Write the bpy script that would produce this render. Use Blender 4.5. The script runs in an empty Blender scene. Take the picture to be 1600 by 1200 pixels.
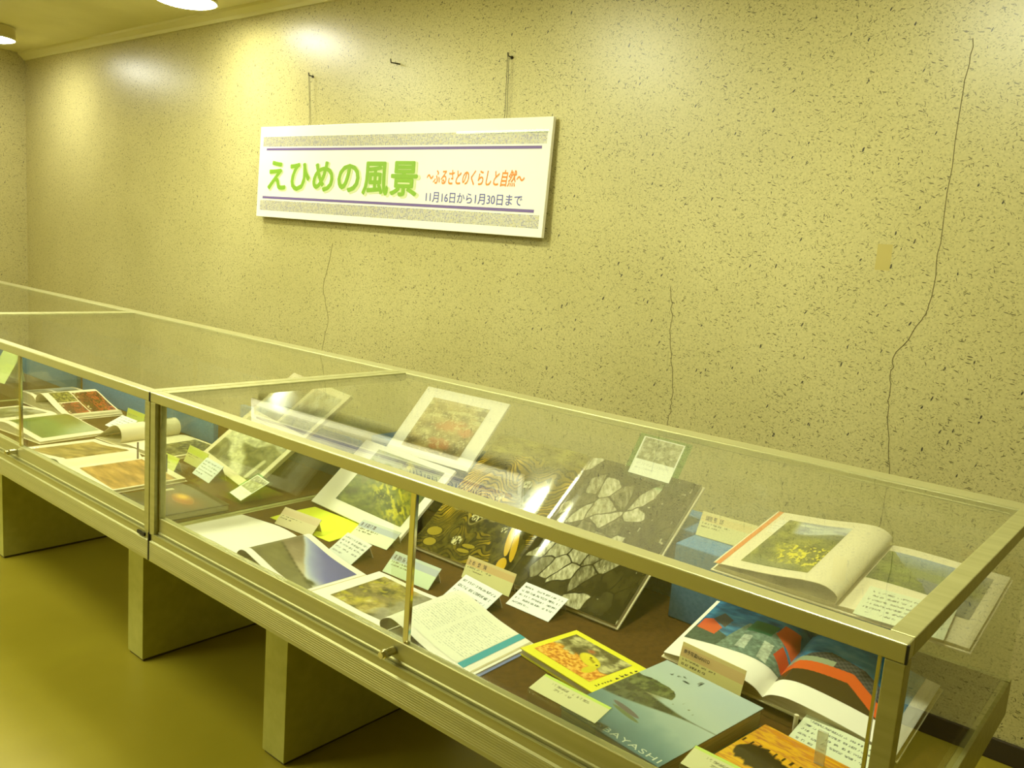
import bpy, bmesh, math
import numpy as np
from mathutils import Matrix, Vector

SC = bpy.context.scene
COL = SC.collection
R = math.radians

# ------------------------------------------------------------------ camera
cam_data = bpy.data.cameras.new('camera')
cam_data.sensor_width = 36.0
cam_data.lens = 1341.997 / 1600 * 36.0
cam_data.clip_start = 0.02
cam = bpy.data.objects.new('camera', cam_data)
COL.objects.link(cam)
yaw, pitch, roll = R(-39.668), R(-9.0988), R(4.3771)
fw = Vector((math.sin(yaw) * math.cos(pitch), math.cos(yaw) * math.cos(pitch), math.sin(pitch)))
r0 = Vector((math.cos(yaw), -math.sin(yaw), 0)); u0 = r0.cross(fw)
rt = r0 * math.cos(roll) + u0 * math.sin(roll)
up = -r0 * math.sin(roll) + u0 * math.cos(roll)
cam.matrix_world = Matrix(((rt.x, up.x, -fw.x, 2.0301), (rt.y, up.y, -fw.y, -1.0416), (rt.z, up.z, -fw.z, 1.3179), (0, 0, 0, 1)))
SC.camera = cam

# ------------------------------------------------------------------ world, exposure
world = bpy.data.worlds.new('world'); SC.world = world; world.use_nodes = True
world.node_tree.nodes['Background'].inputs[0].default_value = (0.9, 0.85, 0.45, 1)
world.node_tree.nodes['Background'].inputs[1].default_value = 0.05
SC.view_settings.view_transform = 'Standard'
SC.view_settings.look = 'None'
SC.view_settings.exposure = 0.05
SC.view_settings.gamma = 1.0
SC.view_settings.use_curve_mapping = False
SC.cycles.max_bounces = 10
SC.cycles.transparent_max_bounces = 24
SC.cycles.caustics_reflective = False
SC.cycles.caustics_refractive = False
LAMP_TINT = (0.955, 1.0, 0.68)
# round ceiling lamps, the last three added out of view to brighten the cases: x, y, strength (each builds its own diffuser that gives off the light)
ROUND_TINT = (0.965, 1.0, 0.70)
LAMPS = [(-2.03, 1.20, 55.0), (-4.17, 1.08, 60.0), (-0.45, 0.42, 132.0), (1.25, 0.36, 150.0), (-2.20, 0.42, 115.0)]
# flat ceiling panels added out of view to bring up the brightness: x, y, strength
ADDED_PANELS = [(-0.8, -0.9, 14.0), (-2.8, -0.9, 12.0), (-1.6, -2.6, 26.0), (-3.6, -2.6, 20.0)]

# ------------------------------------------------------------------ colours and materials
def lin(c):
    c = np.asarray(c, dtype=float)
    return np.where(c <= 0.04045, c / 12.92, ((c + 0.055) / 1.055) ** 2.4)

def rgb(r, g, b):
    l = lin(np.array([r, g, b]) / 255.0)
    return (float(l[0]), float(l[1]), float(l[2]), 1.0)

def mat(name, color, rough=0.5, metal=0.0, spec=0.5, coat=0.0):
    m = bpy.data.materials.new(name); m.use_nodes = True
    b = m.node_tree.nodes['Principled BSDF']
    b.inputs['Base Color'].default_value = color
    b.inputs['Roughness'].default_value = rough
    b.inputs['Metallic'].default_value = metal
    b.inputs['Specular IOR Level'].default_value = spec
    b.inputs['Coat Weight'].default_value = coat
    return m

def noisy(m, scale, c1, c2, bump=0.0, detail=4.0, stretch=(1, 1, 1)):
    """procedural colour variation between two colours (and an optional bump) on a principled material"""
    nt = m.node_tree; n = nt.nodes; l = nt.links; b = n['Principled BSDF']
    tc = n.new('ShaderNodeTexCoord'); mp = n.new('ShaderNodeMapping'); mp.inputs['Scale'].default_value = stretch
    no = n.new('ShaderNodeTexNoise'); no.inputs['Scale'].default_value = scale; no.inputs['Detail'].default_value = detail
    ra = n.new('ShaderNodeValToRGB')
    ra.color_ramp.elements[0].position = 0.3; ra.color_ramp.elements[0].color = c1
    ra.color_ramp.elements[1].position = 0.7; ra.color_ramp.elements[1].color = c2
    l.new(tc.outputs['Object'], mp.inputs['Vector']); l.new(mp.outputs['Vector'], no.inputs['Vector'])
    l.new(no.outputs['Fac'], ra.inputs['Fac']); l.new(ra.outputs['Color'], b.inputs['Base Color'])
    if bump:
        bu = n.new('ShaderNodeBump'); bu.inputs['Strength'].default_value = bump; bu.inputs['Distance'].default_value = 0.002
        l.new(no.outputs['Fac'], bu.inputs['Height']); l.new(bu.outputs['Normal'], b.inputs['Normal'])
    return m

def print_mat(name, rough=0.35, spec=0.5, coat=0.0):
    """printed paper: the ink colours come from the mesh's colour attribute 'ink'"""
    m = mat(name, (1, 1, 1, 1), rough, 0, spec, coat); n = m.node_tree.nodes
    a = n.new('ShaderNodeAttribute'); a.attribute_name = 'ink'
    m.node_tree.links.new(a.outputs['Color'], n['Principled BSDF'].inputs['Base Color'])
    return m

def glass_mat(name, tint, ior=1.5, rough=0.0, diffuse=0.0):
    """clear sheet: Fresnel mix of straight transmission and mirror reflection"""
    m = bpy.data.materials.new(name); m.use_nodes = True
    nt = m.node_tree; n = nt.nodes; l = nt.links
    n.remove(n['Principled BSDF']); out = n['Material Output']
    geo = n.new('ShaderNodeNewGeometry')
    mr = n.new('ShaderNodeMapRange'); mr.inputs['To Min'].default_value = ior; mr.inputs['To Max'].default_value = 1 / ior
    fr = n.new('ShaderNodeFresnel'); tr = n.new('ShaderNodeBsdfTransparent'); gl = n.new('ShaderNodeBsdfGlossy')
    tr.inputs['Color'].default_value = tint; gl.inputs['Roughness'].default_value = rough
    gl.inputs['Color'].default_value = (1, 1, 1, 1)
    mx = n.new('ShaderNodeMixShader')
    l.new(geo.outputs['Backfacing'], mr.inputs['Value']); l.new(mr.outputs['Result'], fr.inputs['IOR'])
    l.new(fr.outputs['Fac'], mx.inputs['Fac'])
    if diffuse:
        df = n.new('ShaderNodeBsdfDiffuse'); df.inputs['Color'].default_value = (0.85, 0.85, 0.8, 1)
        m2 = n.new('ShaderNodeMixShader'); m2.inputs['Fac'].default_value = diffuse
        l.new(tr.outputs[0], m2.inputs[1]); l.new(df.outputs[0], m2.inputs[2]); l.new(m2.outputs[0], mx.inputs[1])
    else:
        l.new(tr.outputs[0], mx.inputs[1])
    l.new(gl.outputs[0], mx.inputs[2]); l.new(mx.outputs[0], out.inputs['Surface'])
    return m

def fleck_wall(name):
    """plastered wall papered in cream with short dark straw-like flecks lying every way"""
    m = mat(name, rgb(222, 214, 166), 0.36, 0, 0.6); nt = m.node_tree; n = nt.nodes; l = nt.links
    b = n['Principled BSDF']; tc0 = n.new('ShaderNodeTexCoord')
    sx_ = n.new('ShaderNodeSeparateXYZ'); ad_ = n.new('ShaderNodeMath'); ad_.operation = 'ADD'; tc = n.new('ShaderNodeCombineXYZ')
    l.new(tc0.outputs['Object'], sx_.inputs[0]); l.new(sx_.outputs['X'], ad_.inputs[0]); l.new(sx_.outputs['Y'], ad_.inputs[1])
    l.new(ad_.outputs[0], tc.inputs['X']); l.new(sx_.outputs['Z'], tc.inputs['Z'])
    no = n.new('ShaderNodeTexNoise'); no.inputs['Scale'].default_value = 1.3; no.inputs['Detail'].default_value = 5
    l.new(tc.outputs[0], no.inputs['Vector'])
    base = n.new('ShaderNodeValToRGB')
    base.color_ramp.elements[0].position = 0.35; base.color_ramp.elements[0].color = rgb(188, 178, 118)
    base.color_ramp.elements[1].position = 0.65; base.color_ramp.elements[1].color = rgb(201, 191, 132)
    l.new(no.outputs['Fac'], base.inputs['Fac'])
    fine = n.new('ShaderNodeTexNoise'); fine.inputs['Scale'].default_value = 130; fine.inputs['Detail'].default_value = 3
    l.new(tc.outputs[0], fine.inputs['Vector'])
    fr = n.new('ShaderNodeMapRange'); fr.inputs['From Min'].default_value = 0.3; fr.inputs['From Max'].default_value = 0.7
    fr.inputs['To Min'].default_value = 0.86; fr.inputs['To Max'].default_value = 1.08
    l.new(fine.outputs['Fac'], fr.inputs['Value'])
    mul = n.new('ShaderNodeVectorMath'); mul.operation = 'SCALE'
    l.new(base.outputs['Color'], mul.inputs[0]); l.new(fr.outputs['Result'], mul.inputs['Scale'])
    cur = mul.outputs['Vector']
    warp = n.new('ShaderNodeTexNoise'); warp.inputs['Scale'].default_value = 38; warp.inputs['Detail'].default_value = 2
    l.new(tc.outputs[0], warp.inputs['Vector'])
    wv = n.new('ShaderNodeVectorMath'); wv.operation = 'MULTIPLY_ADD'
    wv.inputs[1].default_value = (0.012, 0.0, 0.012)
    l.new(warp.outputs['Color'], wv.inputs[0]); l.new(tc.outputs[0], wv.inputs[2])
    # scale along / across the fleck, angle, how many, size, ink
    layers = [(58, 250, 14, 0.84, 0.20, rgb(104, 96, 58)), (64, 270, -32, 0.86, 0.20, rgb(112, 104, 62)),
              (64, 260, 72, 0.90, 0.18, rgb(108, 100, 62)), (56, 150, -70, 0.965, 0.19, rgb(60, 56, 42)),
              (130, 360, 5, 0.66, 0.22, rgb(150, 142, 92)), (140, 360, -55, 0.68, 0.22, rgb(152, 144, 94)),
              (130, 340, 40, 0.70, 0.22, rgb(146, 138, 90))]
    for k, (sx, sz, ang, thr, size, ink) in enumerate(layers):
        mp = n.new('ShaderNodeMapping'); mp.vector_type = 'TEXTURE'
        mp.inputs['Rotation'].default_value = (0, R(ang), 0); mp.inputs['Scale'].default_value = (1 / sx, 1.0, 1 / sz)
        mp.inputs['Location'].default_value = (k * 0.37, 0, k * 0.21)
        l.new(wv.outputs['Vector'], mp.inputs['Vector'])
        vo = n.new('ShaderNodeTexVoronoi'); vo.voronoi_dimensions = '3D'; vo.inputs['Scale'].default_value = 1.0
        l.new(mp.outputs['Vector'], vo.inputs['Vector'])
        sp = n.new('ShaderNodeSeparateColor'); l.new(vo.outputs['Color'], sp.inputs['Color'])
        big = n.new('ShaderNodeMath'); big.operation = 'GREATER_THAN'; big.inputs[1].default_value = thr
        l.new(sp.outputs['Red'], big.inputs[0])
        sz_ = n.new('ShaderNodeMath'); sz_.operation = 'MULTIPLY'; sz_.inputs[1].default_value = size * 2
        l.new(sp.outputs['Green'], sz_.inputs[0])
        near = n.new('ShaderNodeMath'); near.operation = 'LESS_THAN'
        l.new(vo.outputs['Distance'], near.inputs[0]); l.new(sz_.outputs[0], near.inputs[1])
        both = n.new('ShaderNodeMath'); both.operation = 'MULTIPLY'
        l.new(big.outputs[0], both.inputs[0]); l.new(near.outputs[0], both.inputs[1])
        mx = n.new('ShaderNodeMix'); mx.data_type = 'RGBA'
        for s in mx.inputs:
            if s.type == 'RGBA' and s.name == 'B': s.default_value = ink
        fac = [s for s in mx.inputs if s.type == 'VALUE' and s.name == 'Factor'][0]
        a_in = [s for s in mx.inputs if s.type == 'RGBA' and s.name == 'A'][0]
        res = [s for s in mx.outputs if s.type == 'RGBA'][0]
        l.new(both.outputs[0], fac); l.new(cur, a_in); cur = res
    l.new(cur, b.inputs['Base Color'])
    bu = n.new('ShaderNodeBump'); bu.inputs['Strength'].default_value = 0.12; bu.inputs['Distance'].default_value = 0.002
    l.new(fine.outputs['Fac'], bu.inputs['Height']); l.new(bu.outputs['Normal'], b.inputs['Normal'])
    return m

M = {}
M['wall'] = fleck_wall('flecked_wallpaper')
M['ceiling'] = noisy(mat('ceiling_board', rgb(230, 226, 180), 0.7, 0, 0.2), 3, rgb(226, 221, 172), rgb(236, 231, 184), 0.1)
M['floor'] = noisy(mat('vinyl_floor', rgb(108, 102, 26), 0.36, 0, 0.35), 2.2, rgb(140, 127, 30), rgb(153, 139, 40), 0.04)
M['trim'] = mat('painted_trim', rgb(222, 216, 160), 0.5)
M['baseboard'] = mat('dark_baseboard', rgb(54, 44, 26), 0.5)
M['alu'] = noisy(mat('brushed_aluminium', rgb(182, 178, 122), 0.42, 0.45, 0.5), 60, rgb(170, 166, 110), rgb(184, 180, 124), 0.0, 3, (0.02, 1, 1))
M['alu_edge'] = mat('polished_aluminium', rgb(194, 190, 138), 0.32, 0.55)
M['chrome'] = mat('chrome', rgb(215, 210, 180), 0.12, 1.0)
M['black_plastic'] = mat('black_plastic', rgb(30, 26, 22), 0.5)
M['leg'] = noisy(mat('cream_laminate', rgb(172, 168, 84), 0.5, 0, 0.35), 30, rgb(166, 162, 78), rgb(178, 174, 90))
M['legedge'] = mat('dark_foot_strip', rgb(70, 60, 30), 0.6)
M['deck'] = noisy(mat('brown_felt', rgb(84, 58, 20), 0.9, 0, 0.15), 90, rgb(72, 50, 14), rgb(88, 62, 20), 0.2)
M['blue'] = noisy(mat('blue_cloth', rgb(86, 132, 180), 0.85, 0, 0.15), 120, rgb(78, 124, 170), rgb(94, 140, 190), 0.2)
M['glass'] = glass_mat('case_glass', (0.97, 0.98, 0.945, 1), 1.5, 0.0, 0.004)
M['acrylic'] = glass_mat('clear_acrylic', (0.93, 0.95, 0.9, 1), 1.45)
M['green_acrylic'] = glass_mat('green_edged_acrylic', (0.62, 0.9, 0.72, 1), 1.45)
M['paper'] = mat('white_paper', rgb(238, 234, 222), 0.55, 0, 0.35)
M['cream'] = mat('cream_paper', rgb(228, 218, 186), 0.6, 0, 0.3)
M['edges'] = noisy(mat('page_edges', rgb(206, 196, 160), 0.7, 0, 0.2), 900, rgb(186, 176, 138), rgb(220, 210, 176), 0, 2, (0.02, 0.02, 1))
M['ink'] = print_mat('printed_photo', 0.28, 0.5)
M['gloss_ink'] = print_mat('glossy_printed_photo', 0.11, 0.5, 0.15)
M['matte_ink'] = print_mat('printed_card', 0.55, 0.3)
M['board_white'] = mat('white_foam_board', rgb(244, 240, 226), 0.35, 0, 0.5)
M['purple'] = mat('purple_print', rgb(112, 90, 150), 0.5)
M['green'] = mat('green_print', rgb(128, 172, 40), 0.5)
M['green_halo'] = mat('pale_green_print', rgb(206, 214, 160), 0.5)
M['orange'] = mat('orange_print', rgb(230, 138, 52), 0.5)
M['violet'] = mat('violet_print', rgb(98, 96, 170), 0.5)
M['dark_ink'] = mat('dark_ink', rgb(60, 45, 45), 0.6)
M['grey_ink'] = mat('grey_ink', rgb(126, 140, 132), 0.5)
M['pale_ink'] = mat('pale_ink', rgb(190, 200, 180), 0.5)
M['yellow_cover'] = mat('yellow_cover', rgb(232, 226, 40), 0.3, 0, 0.5, 0.3)
M['violet_cover'] = mat('blue_violet_cover', rgb(120, 132, 190), 0.4)
M['yellow_paper'] = mat('yellow_paper', rgb(226, 236, 50), 0.6)
M['dark_cover'] = mat('dark_cover', rgb(46, 40, 30), 0.25, 0, 0.5, 0.3)
M['grey_cover'] = mat('grey_blue_cover', rgb(150, 160, 160), 0.3)
M['orange_cover'] = mat('orange_cover', rgb(220, 150, 40), 0.3)
M['frosted'] = glass_mat('frosted_acrylic', (0.9, 0.92, 0.86, 1), 1.45, 0.1, 0.35)
M['teal'] = mat('teal_print', rgb(40, 150, 175), 0.5)
M['wire'] = mat('dark_wire', rgb(70, 64, 44), 0.4, 0.7)
M['crack'] = mat('crack_line', rgb(112, 102, 62), 0.8)
M['tape'] = mat('old_tape_stain', rgb(188, 172, 96), 0.6)
M['pale_green'] = mat('pale_green_paper', rgb(216, 230, 150), 0.6)
M['lamp_body'] = mat('lamp_body_paint', rgb(190, 180, 120), 0.4, 0.2)

# ------------------------------------------------------------------ mesh helpers
def link(name, me, m=None, parent=None, smooth=False):
    o = bpy.data.objects.new(name, me); COL.objects.link(o)
    if m is not None: me.materials.append(m)
    if parent is not None: o.parent = parent
    if smooth:
        for p in me.polygons: p.use_smooth = True
    return o

class MB:
    def __init__(s): s.bm = bmesh.new()
    def box(s, x0, x1, y0, y1, z0, z1, bev=0.0):
        r = bmesh.ops.create_cube(s.bm, size=1.0)
        bmesh.ops.scale(s.bm, vec=(x1 - x0, y1 - y0, z1 - z0), verts=r['verts'])
        bmesh.ops.translate(s.bm, vec=((x0 + x1) / 2, (y0 + y1) / 2, (z0 + z1) / 2), verts=r['verts'])
        if bev:
            es = {e for v in r['verts'] for e in v.link_edges}
            bmesh.ops.bevel(s.bm, geom=list(es), offset=bev, segments=2, profile=0.5, affect='EDGES')
        return s
    def cyl(s, p0, p1, r0, r1=None, seg=24):
        p0, p1 = Vector(p0), Vector(p1); d = p1 - p0
        mt = Matrix.Translation((p0 + p1) / 2) @ d.to_track_quat('Z', 'Y').to_matrix().to_4x4()
        bmesh.ops.create_cone(s.bm, cap_ends=True, segments=seg, radius1=r0, radius2=r0 if r1 is None else r1, depth=d.length, matrix=mt)
        return s
    def tube(s, pts, rad, seg=6):
        for a, b in zip(pts[:-1], pts[1:]): s.cyl(a, b, rad, seg=seg)
        return s
    def prism(s, poly, x0, x1, axis='x'):
        """closed polygon in (y, z) pulled along x, or in (x, z) pulled along y"""
        f = (lambda a, p: (a, p[0], p[1])) if axis == 'x' else (lambda a, p: (p[0], a, p[1]))
        A = [s.bm.verts.new(f(x0, p)) for p in poly]; B = [s.bm.verts.new(f(x1, p)) for p in poly]
        n = len(poly)
        s.bm.faces.new(A); s.bm.faces.new(B[::-1])
        for i in range(n): s.bm.faces.new((A[i], B[i], B[(i + 1) % n], A[(i + 1) % n]))
        return s
    def build(s, name, m, parent=None, smooth=False):
        bmesh.ops.recalc_face_normals(s.bm, faces=s.bm.faces)
        me = bpy.data.meshes.new(name); s.bm.to_mesh(me); s.bm.free()
        o = link(name, me, m, parent)
        if smooth:
            for p in me.polygons: p.use_smooth = True
            me.set_sharp_from_angle(angle=R(40))
        return o

def tag(o, label=None, cat=None, group=None, kind=None):
    if label: o['label'] = label
    if cat: o['category'] = cat
    if group: o['group'] = group
    if kind: o['kind'] = kind
    return o

def empty(name, loc, rz=0.0, label=None, cat=None, group=None, tilt=0.0):
    o = bpy.data.objects.new(name, None); COL.objects.link(o)
    o.empty_display_size = 0.05
    o.location = loc; o.rotation_euler = (R(tilt), 0, R(rz))
    return tag(o, label, cat, group)

def copy_tree(o, parent=None):
    c = o.copy(); COL.objects.link(c)
    if parent is not None: c.parent = parent
    for ch in list(o.children): copy_tree(ch, c)
    return c

def ink_mesh(name, P, C, m, parent, domain='POINT'):
    """grid of points P[nv,nu,3] coloured by C[nv,nu,3] (display colours)"""
    nv, nu = P.shape[:2]
    idx = np.arange(nv * nu).reshape(nv, nu)
    F = np.stack([idx[:-1, :-1], idx[:-1, 1:], idx[1:, 1:], idx[1:, :-1]], -1).reshape(-1, 4)
    me = bpy.data.meshes.new(name)
    me.from_pydata(P.reshape(-1, 3).tolist(), [], F.tolist())
    at = me.color_attributes.new('ink', 'FLOAT_COLOR', 'POINT')
    cc = np.ones((nv * nu, 4)); cc[:, :3] = lin(np.clip(C.reshape(-1, 3), 0, 1))
    at.data.foreach_set('color', cc.astype(np.float32).ravel())
    o = link(name, me, m, parent)
    for p in me.polygons: p.use_smooth = True
    return o

def text_mesh(name, body, m, parent, w, h, at, spacing=1.0, bold=0.0, shear=0.0, depth=0.0004, local=None, thick=0.0):
    """lettering of a given width and height whose lower left corner is at `at`; letters lie in local x/z facing -y, or use `local` matrix"""
    c = bpy.data.curves.new(name, 'FONT'); c.body = body; c.size = 1.0; c.offset = bold; c.shear = shear
    c.space_character = spacing; c.resolution_u = 3
    t = bpy.data.objects.new(name, c); COL.objects.link(t)
    bpy.context.view_layer.update()
    dg = bpy.context.evaluated_depsgraph_get()
    me = bpy.data.meshes.new_from_object(t.evaluated_get(dg), depsgraph=dg)
    bpy.data.objects.remove(t, do_unlink=True)
    if thick:
        bm = bmesh.new()
        for k in range(8):
            n0 = len(bm.verts); bm.from_mesh(me); bm.verts.ensure_lookup_table()
            bmesh.ops.translate(bm, vec=(thick * math.cos(k * math.pi / 4), thick * math.sin(k * math.pi / 4), k * 0.00010), verts=bm.verts[n0:])
        bm.to_mesh(me); bm.free()
    n = len(me.vertices); co = np.zeros(n * 3); me.vertices.foreach_get('co', co); co = co.reshape(-1, 3)
    mn, mx = co.min(0), co.max(0)
    x = (co[:, 0] - mn[0]) / (mx[0] - mn[0]) * w; z = (co[:, 1] - mn[1]) / (mx[1] - mn[1]) * h
    q = np.stack([x, -co[:, 2], z], -1)
    if local is None:
        q = q + np.array(at)
    else:
        mt = np.array(local); q2 = np.stack([x, z, co[:, 2]], -1) + np.array(at)
        q = q2 @ mt[:3, :3].T + mt[:3, 3]
    me.vertices.foreach_set('co', q.ravel()); me.materials.clear(); me.update()
    return link(name, me, m, parent)

# ------------------------------------------------------------------ painting printed pictures (numpy, display colours 0..1)
def _h(ix, iy, s):
    n = (ix.astype(np.int64) * 374761393 + iy.astype(np.int64) * 668265263 + s * 974634777) & 0x7fffffff
    n = ((n ^ (n >> 13)) * 1274126177) & 0x7fffffff
    return ((n ^ (n >> 16)) & 0xffff) / 65535.0

def vn(x, y, s=0):
    ix, iy = np.floor(x), np.floor(y); fx, fy = x - ix, y - iy
    fx = fx * fx * (3 - 2 * fx); fy = fy * fy * (3 - 2 * fy)
    a, b, c, d = _h(ix, iy, s), _h(ix + 1, iy, s), _h(ix, iy + 1, s), _h(ix + 1, iy + 1, s)
    return (a * (1 - fx) + b * fx) * (1 - fy) + (c * (1 - fx) + d * fx) * fy

def fbm(x, y, s=0, o=4):
    t, a, w = 0, 0.5, 0
    for k in range(o):
        t = t + a * vn(x * 2 ** k, y * 2 ** k, s + k * 17); w += a; a *= 0.55
    return t / w

def vor(x, y, s=0):
    """nearest and second distance, an id and the centre of voronoi cells"""
    ix, iy = np.floor(x), np.floor(y); d1 = np.full(x.shape, 9.0); d2 = d1.copy(); idc = np.zeros(x.shape); qx = x * 0; qy = x * 0
    for dx in (-1, 0, 1):
        for dy in (-1, 0, 1):
            cx, cy = ix + dx, iy + dy
            px, py = cx + _h(cx, cy, s), cy + _h(cx, cy, s + 5)
            d = np.hypot(px - x, py - y); i = _h(cx, cy, s + 9)
            nearer = d < d1
            d2 = np.where(nearer, d1, np.minimum(d2, d)); idc = np.where(nearer, i, idc)
            qx = np.where(nearer, px, qx); qy = np.where(nearer, py, qy); d1 = np.where(nearer, d, d1)
    return d1, d2, idc, qx, qy

def mixc(a, b, t):
    t = np.clip(t, 0, 1)[..., None]; return a * (1 - t) + b * t

def c8(r, g, b): return np.array([r, g, b]) / 255.0

def flat(c): return lambda u, v: np.ones(u.shape + (3,)) * c

def ss(a, b, x):
    t = np.clip((x - a) / (b - a), 0, 1); return t * t * (3 - 2 * t)

def ramp(t, stops):
    xs = [s[0] for s in stops]; cs = np.array([s[1] for s in stops]) / 255.0
    return np.stack([np.interp(t, xs, cs[:, k]) for k in range(3)], -1)

def rows(u, v, n, c, bg, x0=0.06, x1=0.95, y0=0.1, y1=0.9, dens=60, thick=0.42, seed=1, last=0.5):
    """rows of small unreadable dark dabs, as print too small to read"""
    t = (y1 - v) / (y1 - y0) * n; row = np.floor(t); fr = t - row
    k = np.floor(u * dens); on = _h(k, row, seed) > 0.28
    shade = 0.55 + 0.45 * _h(k * 3 + 1, row, seed + 2)
    end = np.where(row >= n - 1, x0 + (x1 - x0) * last, x1)
    sub = np.floor(fr * 7); k2 = np.floor(u * dens * 3)
    on = on & (_h(k2 * 7 + sub * 13, row * 11 + sub * 5 + k2 * 3, seed + 4) > 0.34)
    m = (row >= 0) & (row < n) & (np.abs(fr - 0.5) < thick / 2) & on & (u > x0) & (u < end)
    return mixc(bg, c, m * shade)

def p_lake(u, v):
    n = fbm(u * 5, v * 5, 3)
    edge = v - (1.06 - 1.02 * u + 0.10 * (n - 0.5))
    sky = ramp(edge, [(0.0, (196, 206, 214)), (0.12, (150, 158, 204)), (0.4, (98, 100, 172)), (0.8, (84, 86, 156))])
    sky = mixc(sky, c8(220, 224, 206), ss(0.45, 0.15, v) * ss(0.4, 0.9, u))
    haze = ramp(u + 0.5 * (n - 0.5), [(0, (104, 92, 70)), (0.35, (140, 126, 102)), (0.6, (180, 168, 140)), (1, (206, 204, 186))])
    c = mixc(haze, sky, ss(-0.03, 0.04, edge))
    shore = 0.58 - 0.42 * u
    c = mixc(c, c8(98, 96, 60) * (0.8 + 0.4 * n[..., None]), ss(0.03, -0.03, v - shore) * 0.85)
    line = np.exp(-((v - shore) / 0.022) ** 2) * (u > 0.08)
    c = mixc(c, c8(58, 52, 32), line * (0.45 + 0.35 * (np.sin(u * 80) > 0)))
    isl = np.exp(-(((u - 0.90) / 0.07) ** 2 + ((v - 0.23) / 0.05) ** 2))
    return mixc(c, c8(56, 58, 28), isl * 1.3)

def p_gorge(u, v):
    n = fbm(u * 7, v * 7, 11, 5); k = fbm(u * 16 + 3, v * 14, 12, 4)
    c = ramp(n, [(0.25, (58, 54, 22)), (0.45, (124, 112, 52)), (0.6, (168, 150, 80)), (0.8, (206, 196, 134))])
    c = mixc(c, c8(176, 166, 28), ss(0.55, 0.68, k) * ss(0.8, 0.3, u) * 0.8)
    riv = np.exp(-((v - 0.5 - 0.3 * (u - 0.5) - 0.2 * (fbm(u * 4, v * 0, 3) - 0.5)) / 0.09) ** 2)
    c = mixc(c, c8(120, 108, 74), riv * 0.7)
    c = mixc(c, c8(146, 142, 128) * (0.8 + 0.4 * k[..., None]), ss(0.62, 0.8, u + 0.25 * (n - 0.5)) * 0.85)
    blob = np.exp(-(((u - 0.34) / 0.08) ** 2 + ((v - 0.2) / 0.12) ** 2))
    return mixc(c, c8(206, 190, 60), blob * 0.8)

def p_text(u, v):
    bg = np.ones(u.shape + (3,)) * c8(236, 236, 218)
    bg = rows(u, v, 22, c8(176, 180, 166), bg, 0.06, 0.50, 0.08, 0.92, 70, 0.34, 5, 0.7)
    return rows(u, v, 22, c8(176, 180, 166), bg, 0.55, 0.98, 0.08, 0.92, 70, 0.34, 6, 0.4)

def terr(u, v, s):
    return fbm(u * 2.6 + 1.3, v * 2.6, s, 3) + 0.35 * v + 0.1 * fbm(u * 9, v * 9, s + 3, 2)

def p_terrace_gold(u, v):
    h = 0.42 * fbm(u * 2.4 + 1.3, v * 2.2, 21, 3) + 0.62 * v - 0.30 * u
    wob = 0.03 * fbm(u * 14, v * 14, 24, 2)
    f = ((h + wob) * 46) % 1.0; fid = np.floor((h + wob) * 46)
    tone = 0.5 + 0.5 * (_h(fid, np.floor(u * 5 + 2 * fbm(u * 3, v * 3, 5)), 6) - 0.5)
    gold = ramp(0.6 * fbm(u * 5, v * 5, 5) + 0.4 * tone, [(0.3, (70, 62, 16)), (0.5, (138, 116, 24)), (0.66, (204, 166, 46))])
    dark = c8(26, 22, 6)
    c = mixc(gold, dark, (f < 0.36) * 0.95)
    forest = ramp(fbm(u * 26, v * 26, 8, 3), [(0.3, (24, 22, 6)), (0.7, (80, 74, 26))])
    wood = ss(0.58, 0.64, fbm(u * 3.4 + 7, v * 3.4, 31, 4))
    c = mixc(c, forest, wood * ss(0.80, 0.6, v) * 0.95)
    low = ss(0.30, 0.12, v) * ss(0.62, 0.50, u)
    c = mixc(c, forest, low * 0.7)
    top = ramp(fbm(u * 8, v * 30, 4), [(0.3, (96, 88, 40)), (0.7, (150, 142, 70))])
    c = mixc(c, top, ss(0.80, 0.92, v + 0.10 * fbm(u * 6, v * 6, 2) - 0.08 * u))
    for (a, b, r) in ((0.40, 0.33, 0.036), (0.46, 0.52, 0.03), (0.38, 0.13, 0.034), (0.62, 0.66, 0.03), (0.72, 0.30, 0.022)):
        d = np.hypot((u - a) / 1.5, v - b); hs = _h(np.floor(u * 80), np.floor(v * 60), 3)
        c = mixc(c, c8(214, 208, 160) * (0.45 + 0.6 * hs[..., None]), (d < r) * (hs > 0.40))
    road = np.exp(-((v - 0.30 - 0.10 * u - 0.05 * np.sin(u * 11) - 0.03 * np.sin(u * 29)) / 0.008) ** 2) * (u < 0.72)
    c = mixc(c, c8(146, 132, 78), road * 0.9)
    for (a, b, w, k, sl) in ((0.83, 0.24, 0.030, 0.10, 0.5), (0.90, 0.22, 0.028, 0.10, 0.5), (0.90, 0.08, 0.040, 0.05, 0.2), (0.12, 0.14, 0.07, 0.035, -0.4), (0.15, 0.06, 0.06, 0.03, -0.3), (0.52, 0.12, 0.06, 0.016, -1.2), (0.50, 0.08, 0.06, 0.014, -1.2)):
        e = ((u - a + sl * (v - b)) / w) ** 2 + ((v - b) / k) ** 2
        c = mixc(c, dark, (e < 1.35) * 0.9); c = mixc(c, c8(206, 166, 42) if sl > 0 else c8(150, 132, 40), (e < 1))
    return c

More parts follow.
